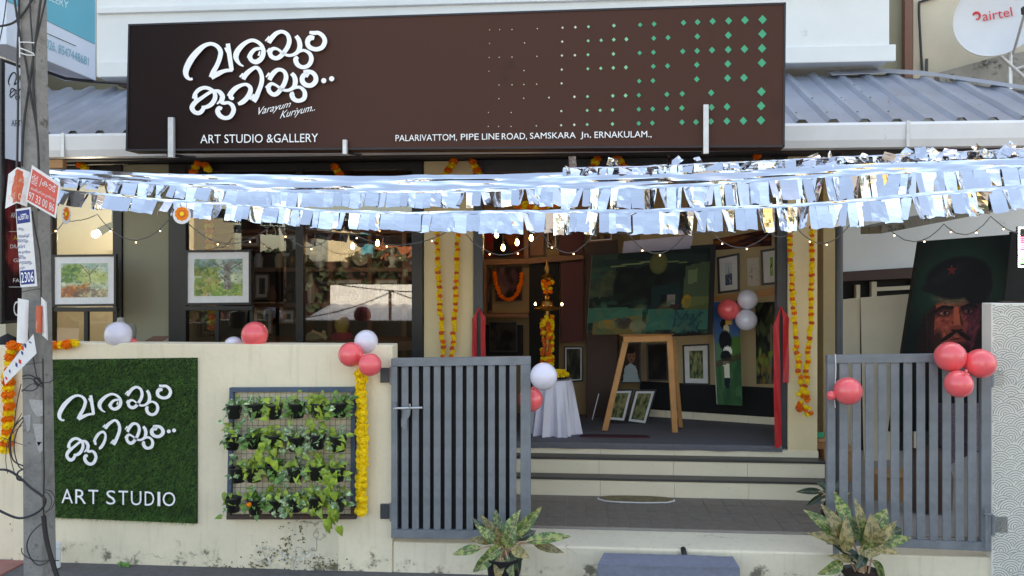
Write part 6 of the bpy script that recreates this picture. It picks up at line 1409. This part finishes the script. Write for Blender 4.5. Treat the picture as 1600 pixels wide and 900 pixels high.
def felt(u, v):
    s_ = v * (.18 + HB); x = lerp(a0, a1, u); nz = mnoise.noise(Vector((x * 5, s_ * 9, 3))) * .005 + mnoise.noise(Vector((x * 17, s_ * 20, 8))) * .002
    if s_ < .18: y, z = -.06 - s_, zb_ + .006 - .006 * s_ / .18 + nz
    else: y, z = -.24 + nz - .012 * math.sin((s_ - .18) * 9) * mnoise.noise(Vector((x * 3, 0, 1))), zb_ - (s_ - .18)
    x += (.045 * (1 - min(1, s_ / .18))) * (1 - u) - .008 * u * (1 - min(1, s_ / .18)); return Vector((x, y, max(GZ + .001, z)))
m = MB(); m.grid(felt, 70, 24)
for u, sg in ((0, -1), (1, 1)):
    col = [felt(u, k / 24) for k in range(25)]; n0 = len(m.v); m.v += col + [Vector((c.x + .004 * sg, c.y, GZ)) for c in col]
    m.f += [(n0 + k, n0 + k + 1, n0 + 26 + k, n0 + 25 + k) for k in range(24)]; m.m += [0] * 24
m.build('felt_cover', M['bluecloth'], bx, smooth=True)
MB().slab([W(985, 884, -.247), W(1150, 885, -.247), W(1148, 888, -.247), (W(988, 886, -.247))], (0, .004, 0)).build('felt_fold', M['bluecloth'], bx)

# =================================================================== RIGHT PASSAGE CONTENTS
def board(nm, lab, q, m_, Y, th=.012): return tag(MB().slab([W(x, y, Y) for x, y in q], (0, th, 0)).build(nm, M[m_], bevel=.002), lab, 'board', 'boards leaning in the passage')
board('leaning_board', 'grey board leaning behind the porch post', [(1274, 474), (1306, 470), (1306, 720), (1274, 720)], 'dirtyconc', 2.0)
board('leaning_board', 'narrow beige board between the post and the big beige sheet', [(1316, 468), (1344, 465), (1344, 722), (1316, 722)], 'beige', 1.75)
board('leaning_board', 'wide beige sheet leaning left of the portrait', [(1345, 465), (1424, 459), (1398, 718), (1350, 722)], 'beige', 1.7)
po_ = Pic(130, 220, (8, 24, 20)).noise(.3, 8)
def uv(x, y): v = (y - 375) / 300; return ((x - (1437 - .154 * (y - 377))) / 143, v)
def E(x, y, rx, ry, c, a=1.0, rot=0, soft=.16): u, v = uv(x, y); po_.ell(u, v, rx / 143, ry / 300, c, a, rot, soft)
def Pp(pts, c, a=1.0): po_.poly([uv(x, y) for x, y in pts], c, a)
E(1496, 450, 64, 60, (24, 66, 50), .9, soft=.9); E(1494, 528, 54, 78, (22, 14, 14), 1); E(1450, 545, 20, 62, (30, 18, 17)); E(1540, 545, 16, 60, (24, 16, 18))
E(1491, 512, 35, 58, (112, 58, 46)); Pp([(1462, 478), (1490, 470), (1488, 540), (1470, 548), (1458, 520)], (150, 78, 58), .8)
for q in range(90): x, y = 1491 + random.gauss(0, 17), random.uniform(462, 556); E(x, y, random.uniform(3, 8), random.uniform(1.5, 4), random.choice([(170, 92, 66), (96, 46, 40), (136, 72, 54), (70, 36, 34), (186, 110, 78)]), .45, random.uniform(-.6, .6), .5)
Pp([(1506, 468), (1530, 476), (1528, 520), (1514, 552), (1504, 548), (1510, 510)], (70, 32, 48), .75)
for q in range(40): x, y = random.uniform(1508, 1528), random.uniform(476, 548); E(x, y, random.uniform(2, 6), random.uniform(1.5, 4), random.choice([(104, 46, 66), (52, 24, 36), (124, 62, 70)]), .5, random.uniform(-.6, .6), .5)
E(1492, 464, 31, 15, (92, 98, 72), .85, soft=.6)
for q in range(4): Pp([(1468, 463 + q * 4.4), (1490, 460 + q * 4.2), (1514, 463 + q * 4.4), (1490, 461.6 + q * 4.2)], (44, 44, 36), .6)
E(1497, 437, 50, 33, (12, 17, 19)); E(1488, 450, 48, 11, (14, 20, 22)); E(1527, 452, 22, 28, (11, 14, 17)); E(1480, 430, 26, 10, (26, 36, 38), .6, -.2, .8)
E(1473, 489, 15, 8, (58, 28, 26), .85, soft=.6); E(1512, 488, 13, 8, (40, 20, 26), .85, soft=.6)
Pp([(1457, 487), (1472, 478), (1490, 481), (1489, 486), (1472, 484), (1459, 491)], (20, 13, 13)); Pp([(1499, 482), (1514, 477), (1526, 482), (1525, 487), (1512, 483), (1500, 487)], (18, 12, 14))
E(1474, 491, 6.5, 2.3, (140, 112, 100)); E(1475, 491, 2.6, 2.3, (10, 8, 8)); E(1511, 490, 6, 2.2, (104, 82, 82)); E(1511.5, 490, 2.4, 2.2, (10, 8, 8)); Pp([(1466, 489.5), (1474, 487), (1483, 490), (1474, 488.6)], (20, 12, 12)); Pp([(1504, 489), (1511, 486.5), (1519, 489.5), (1511, 488)], (18, 10, 12))
Pp([(1489, 483), (1496, 483), (1499, 512), (1488, 514)], (178, 100, 74), .8); Pp([(1497, 484), (1503, 512), (1499, 514)], (60, 28, 28), .8); E(1493, 516, 11, 5.5, (120, 60, 48)); E(1487, 518.5, 3, 1.7, (30, 14, 14)); E(1499, 518.5, 3, 1.7, (30, 14, 14))
E(1481, 527, 13, 4.0, (28, 16, 15), 1, -.32); E(1503, 527, 13, 4.0, (26, 14, 15), 1, .32); E(1492, 533.5, 11.5, 3.6, (132, 66, 58)); E(1492, 532, 11, .9, (44, 18, 18)); E(1493, 550, 19, 12, (30, 19, 18), .95, soft=.6); E(1462, 536, 8, 18, (34, 21, 20), .8, .3, .6); E(1526, 536, 6, 18, (28, 18, 19), .8, -.3, .6)
Pp([(1450, 590), (1530, 580), (1560, 680), (1390, 680)], (20, 30, 27)); Pp([(1476, 566), (1512, 566), (1506, 600), (1480, 600)], (70, 38, 33), .8)
for q in range(70): sx = random.choice((-1, 1)); x = 1493 + sx * random.uniform(34, 52); Pp([(x, random.uniform(478, 520)), (x + 1.6, 500), (x + sx * random.uniform(0, 7), random.uniform(540, 590))], random.choice([(50, 30, 26), (16, 10, 10), (36, 24, 22)]), .7)
star = []
for k in range(10): a = -math.pi / 2 + k * math.pi / 5; r = 9 if k % 2 == 0 else 3.6; star.append((1487 + r * math.cos(a), 424 + r * math.sin(a)))
Pp(star, (108, 38, 38), .85)
po_.a *= np.array([.92, .78, .78])
framed('portrait_canvas', 'large dark green portrait of a bearded person in a beret behind the right gate', 'painting', [(1437, 377), (1580, 366), (1544, 672), (1391, 675)], Plane.y(1.25), po_, 0, 0, .05, fmat='sheet')
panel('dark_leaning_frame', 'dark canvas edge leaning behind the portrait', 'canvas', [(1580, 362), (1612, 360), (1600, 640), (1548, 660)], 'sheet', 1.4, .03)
for k, (q, lab, Y) in enumerate((([(1276, 686), (1299, 682), (1300, 702), (1276, 702)], 'small open carton above the taller carton beside the steps', 1.5), ([(1288, 702), (1331, 698), (1331, 752), (1288, 756)], 'upright brown carton beside the steps', 1.45), ([(1372, 742), (1420, 738), (1420, 800), (1372, 804)], 'low dusty carton behind the right gate', 1.2))):
    t = thing('cardboard_carton', lab, 'carton', W((q[2][0] + q[3][0]) / 2, q[2][1], Y)); MB().slab([W(x, y, Y) for x, y in q], (0, .2, 0)).build('carton_body', M['card'], t, bevel=.003)
    a, b = W(q[0][0] + 1, (q[0][1] + q[1][1]) / 2, Y - .003), W(q[1][0] - 1, (q[0][1] + q[1][1]) / 2, Y - .003); MB().slab([a, b, b - Vector((0, .03, .025)), a - Vector((0, .03, .025))], (0, .003, .003)).build('flap', M['card'], t)
tag(MB().slab([W(1276, 676, 1.48), W(1288, 676, 1.48), W(1288, 684, 1.48), W(1276, 684, 1.48)], (0, .03, 0)).build('green_packet', M['dg2'], bevel=.003), 'small green packet on the cartons by the steps', 'packet')
fab = mat('patterned_purple_fabric', S(96, 80, 92), .9, var=.35, scale=40, spot=(S(150, 136, 146), 60, .56))
m = MB(); m.grid(lambda u, v: W(lerp(1462, 1540, u) - 8 * v, lerp(630, 742 - 40 * u, v), 1.0 + .05 * math.sin(u * 14)), 30, 10); tag(m.build('draped_fabric', fab, smooth=True), 'patterned purple grey cloth hanging behind the right gate', 'cloth')
m = MB(); c = W(1452, 800, .95); c.z = .15
m.lathe([(.03, 0), (.16, .02), (.17, .25), (.12, .45), (.0001, .5)], c, 16, squash=.6); tag(m.build('covered_heap', M['darkwood'], smooth=True), 'dark dusty heap on the floor behind the right gate', 'heap')
structure(MB().box(X(1280, 1.2), 6, .374, 3.9, 0, .148).build('passage_floor', M['grout']))

# =================================================================== POTTED AGLAONEMAS
AL = {k: [leaf_mesh('broad_leaf', 1.0, .40, random.uniform(.06, .16), random.uniform(.1, .4), False, 4, 9, k) for _ in range(3)] for k in ('agla', 'agla2', 'aglad')}
for k, l in AL.items():
    for i, me in enumerate(l):                     # leaf patterning is tuned for real size: bake the scale in
        me.transform(Matrix.Scale(.2, 4))
def agla(label, pcx, pty, Y, pr, ph, leaves, pot=True, name='potted_aglaonema'):
    pc_ = W(pcx, pty, Y); t = thing(name, label, 'potted plant', Vector((pc_.x, pc_.y, max(0, pc_.z - ph))))
    if pot:
        c = Vector((pc_.x, pc_.y, pc_.z - ph))
        MB().lathe([(pr * .72, 0), (pr * .95, ph * .93), (pr * 1.04, ph * .93), (pr * 1.06, ph), (pr * .96, ph), (pr * .92, ph * .9), (.0001, ph * .9)], c, 28).build('pot', M['pot'], t, smooth=True)
        MB().lathe([(pr * .91, 0), (.05, .012), (.0001, .015)], c + Vector((0, 0, ph * .9)), 12).build('soil', M['soil'], t)
    m = MB()
    for (tx, ty, bx_, by, k, dy, wd) in leaves:
        b = W(bx_, by, Y + dy * .4); q = W(tx, ty, Y + dy); L = (q - b).length
        nrm = Vector((random.uniform(-.35, .35), -1 if k != 'top' else -.3, random.uniform(.2, .9)))
        inst('leaf', random.choice(AL[k]), t, b, axes(q - b, nrm), (wd * random.uniform(.7, 1.02), L / .2, random.uniform(.5, 2.6)))
        m.tube([pc_ + Vector((random.uniform(-.03, .03), random.uniform(-.03, .03), -.02)), lerp(pc_, b, .6) + Vector((0, .0, .03)), b, lerp(b, q, .15)], .0055, 6, r2=.004)
    m.build('petioles', M['stem'], t, smooth=True); return t
agla('potted plant with broad patterned leaves standing before the left gate', 787, 868, -.30, .115, .235, [
 (806, 797, 785, 846, 'agla', .02, 1.2), (845, 794, 803, 840, 'agla', -.05, 1.15), (886, 833, 822, 846, 'agla', -.12, 1.25), (879, 862, 833, 849, 'agla2', -.10, 1.0), (738, 808, 768, 842, 'aglad', .05, .8), (774, 796, 780, 838, 'agla', .08, 1.1), (755, 803, 775, 842, 'agla2', .02, .9),
 (709, 862, 752, 856, 'agla', -.10, 1.0), (735, 838, 770, 848, 'agla2', -.02, .8), (742, 893, 772, 864, 'agla', -.14, 1.1), (778, 903, 782, 868, 'agla2', -.16, 1.0), (813, 888, 800, 860, 'aglad', -.12, 1.0), (752, 822, 775, 850, 'agla', -.05, 1.0), (825, 812, 800, 845, 'agla', .06, 1.0), (838, 828, 805, 846, 'aglad', .08, .9), (762, 868, 782, 856, 'agla', -.14, .9), (800, 826, 790, 856, 'agla', -.10, 1.2), (778, 828, 786, 858, 'agla2', -.09, 1.1), (820, 868, 800, 856, 'agla2', -.14, .9), (800, 905, 792, 868, 'agla', -.15, .9)])
agla('potted plant with rusty green patterned leaves standing before the right gate', 1347, 893, -.28, .115, .14, [
 (1313, 772, 1324, 822, 'agla', .05, 1.25), (1277, 802, 1309, 838, 'agla', -.02, 1.3), (1304, 796, 1313, 842, 'agla2', -.06, 1.2), (1341, 781, 1350, 840, 'agla2', .02, 1.1), (1386, 796, 1360, 838, 'agla', -.02, 1.25), (1419, 823, 1378, 840, 'aglad', .08, 1.1), (1421, 838, 1372, 852, 'agla', -.10, 1.2), (1281, 831, 1317, 848, 'agla2', -.06, .9),
 (1403, 862, 1366, 856, 'agla2', -.13, .9), (1333, 803, 1332, 850, 'agla', .07, 1.1), (1326, 820, 1320, 862, 'agla2', -.10, 1.0), (1367, 864, 1343, 858, 'agla2', -.15, 1.0), (1296, 896, 1316, 878, 'agla', -.15, .9), (1392, 902, 1362, 876, 'agla', -.14, .9), (1372, 820, 1360, 860, 'agla2', -.11, 1.5), (1352, 812, 1350, 862, 'agla', -.05, .9), (1330, 855, 1338, 880, 'aglad', -.08, 1.0), (1398, 818, 1368, 850, 'agla2', -.08, 1.0), (1344, 884, 1352, 866, 'aglad', -.15, .8), (1312, 868, 1330, 876, 'agla2', -.14, .8), (1362, 848, 1352, 872, 'agla', -.14, 1.0)])
agla('dark leafed plant on the forecourt beside the steps, half behind the right gate', 1304, 800, .72, .09, .12, [
 (1248, 766, 1284, 768, 'aglad', -.05, .8), (1262, 790, 1288, 772, 'aglad', -.05, .8), (1282, 752, 1302, 770, 'aglad', 0, .7), (1274, 776, 1298, 770, 'agla2', .04, .8), (1292, 790, 1300, 776, 'aglad', -.06, .8), (1316, 752, 1306, 772, 'aglad', 0, .8), (1330, 770, 1308, 776, 'agla2', -.03, .8), (1300, 748, 1304, 770, 'aglad', .05, .7)])
wd_ = thing('weed', 'small green weed sprouting at the foot of the wall under the turf sign', 'weed', W(196, 893, -.03))
for k in range(8): inst('leaf', random.choice(LM['green']), wd_, W(196 + random.uniform(-4, 4), 888 + random.uniform(-8, 5), -.03), axes((random.uniform(-1, 1), -.6, random.uniform(-.1, 1)), (random.uniform(-.3, .3), -1, .8)), random.uniform(.5, .9))
for k, (x, y) in enumerate(((183, 897), (348, 898))):
    tag(MB().ball(W(x, y, -.08), .011, 8, sz=.5).build('fallen_petal', M['redfl']), ['fallen red petal on the ground left of the weed', 'fallen red petal on the ground below the turf sign corner'][k], 'petal')
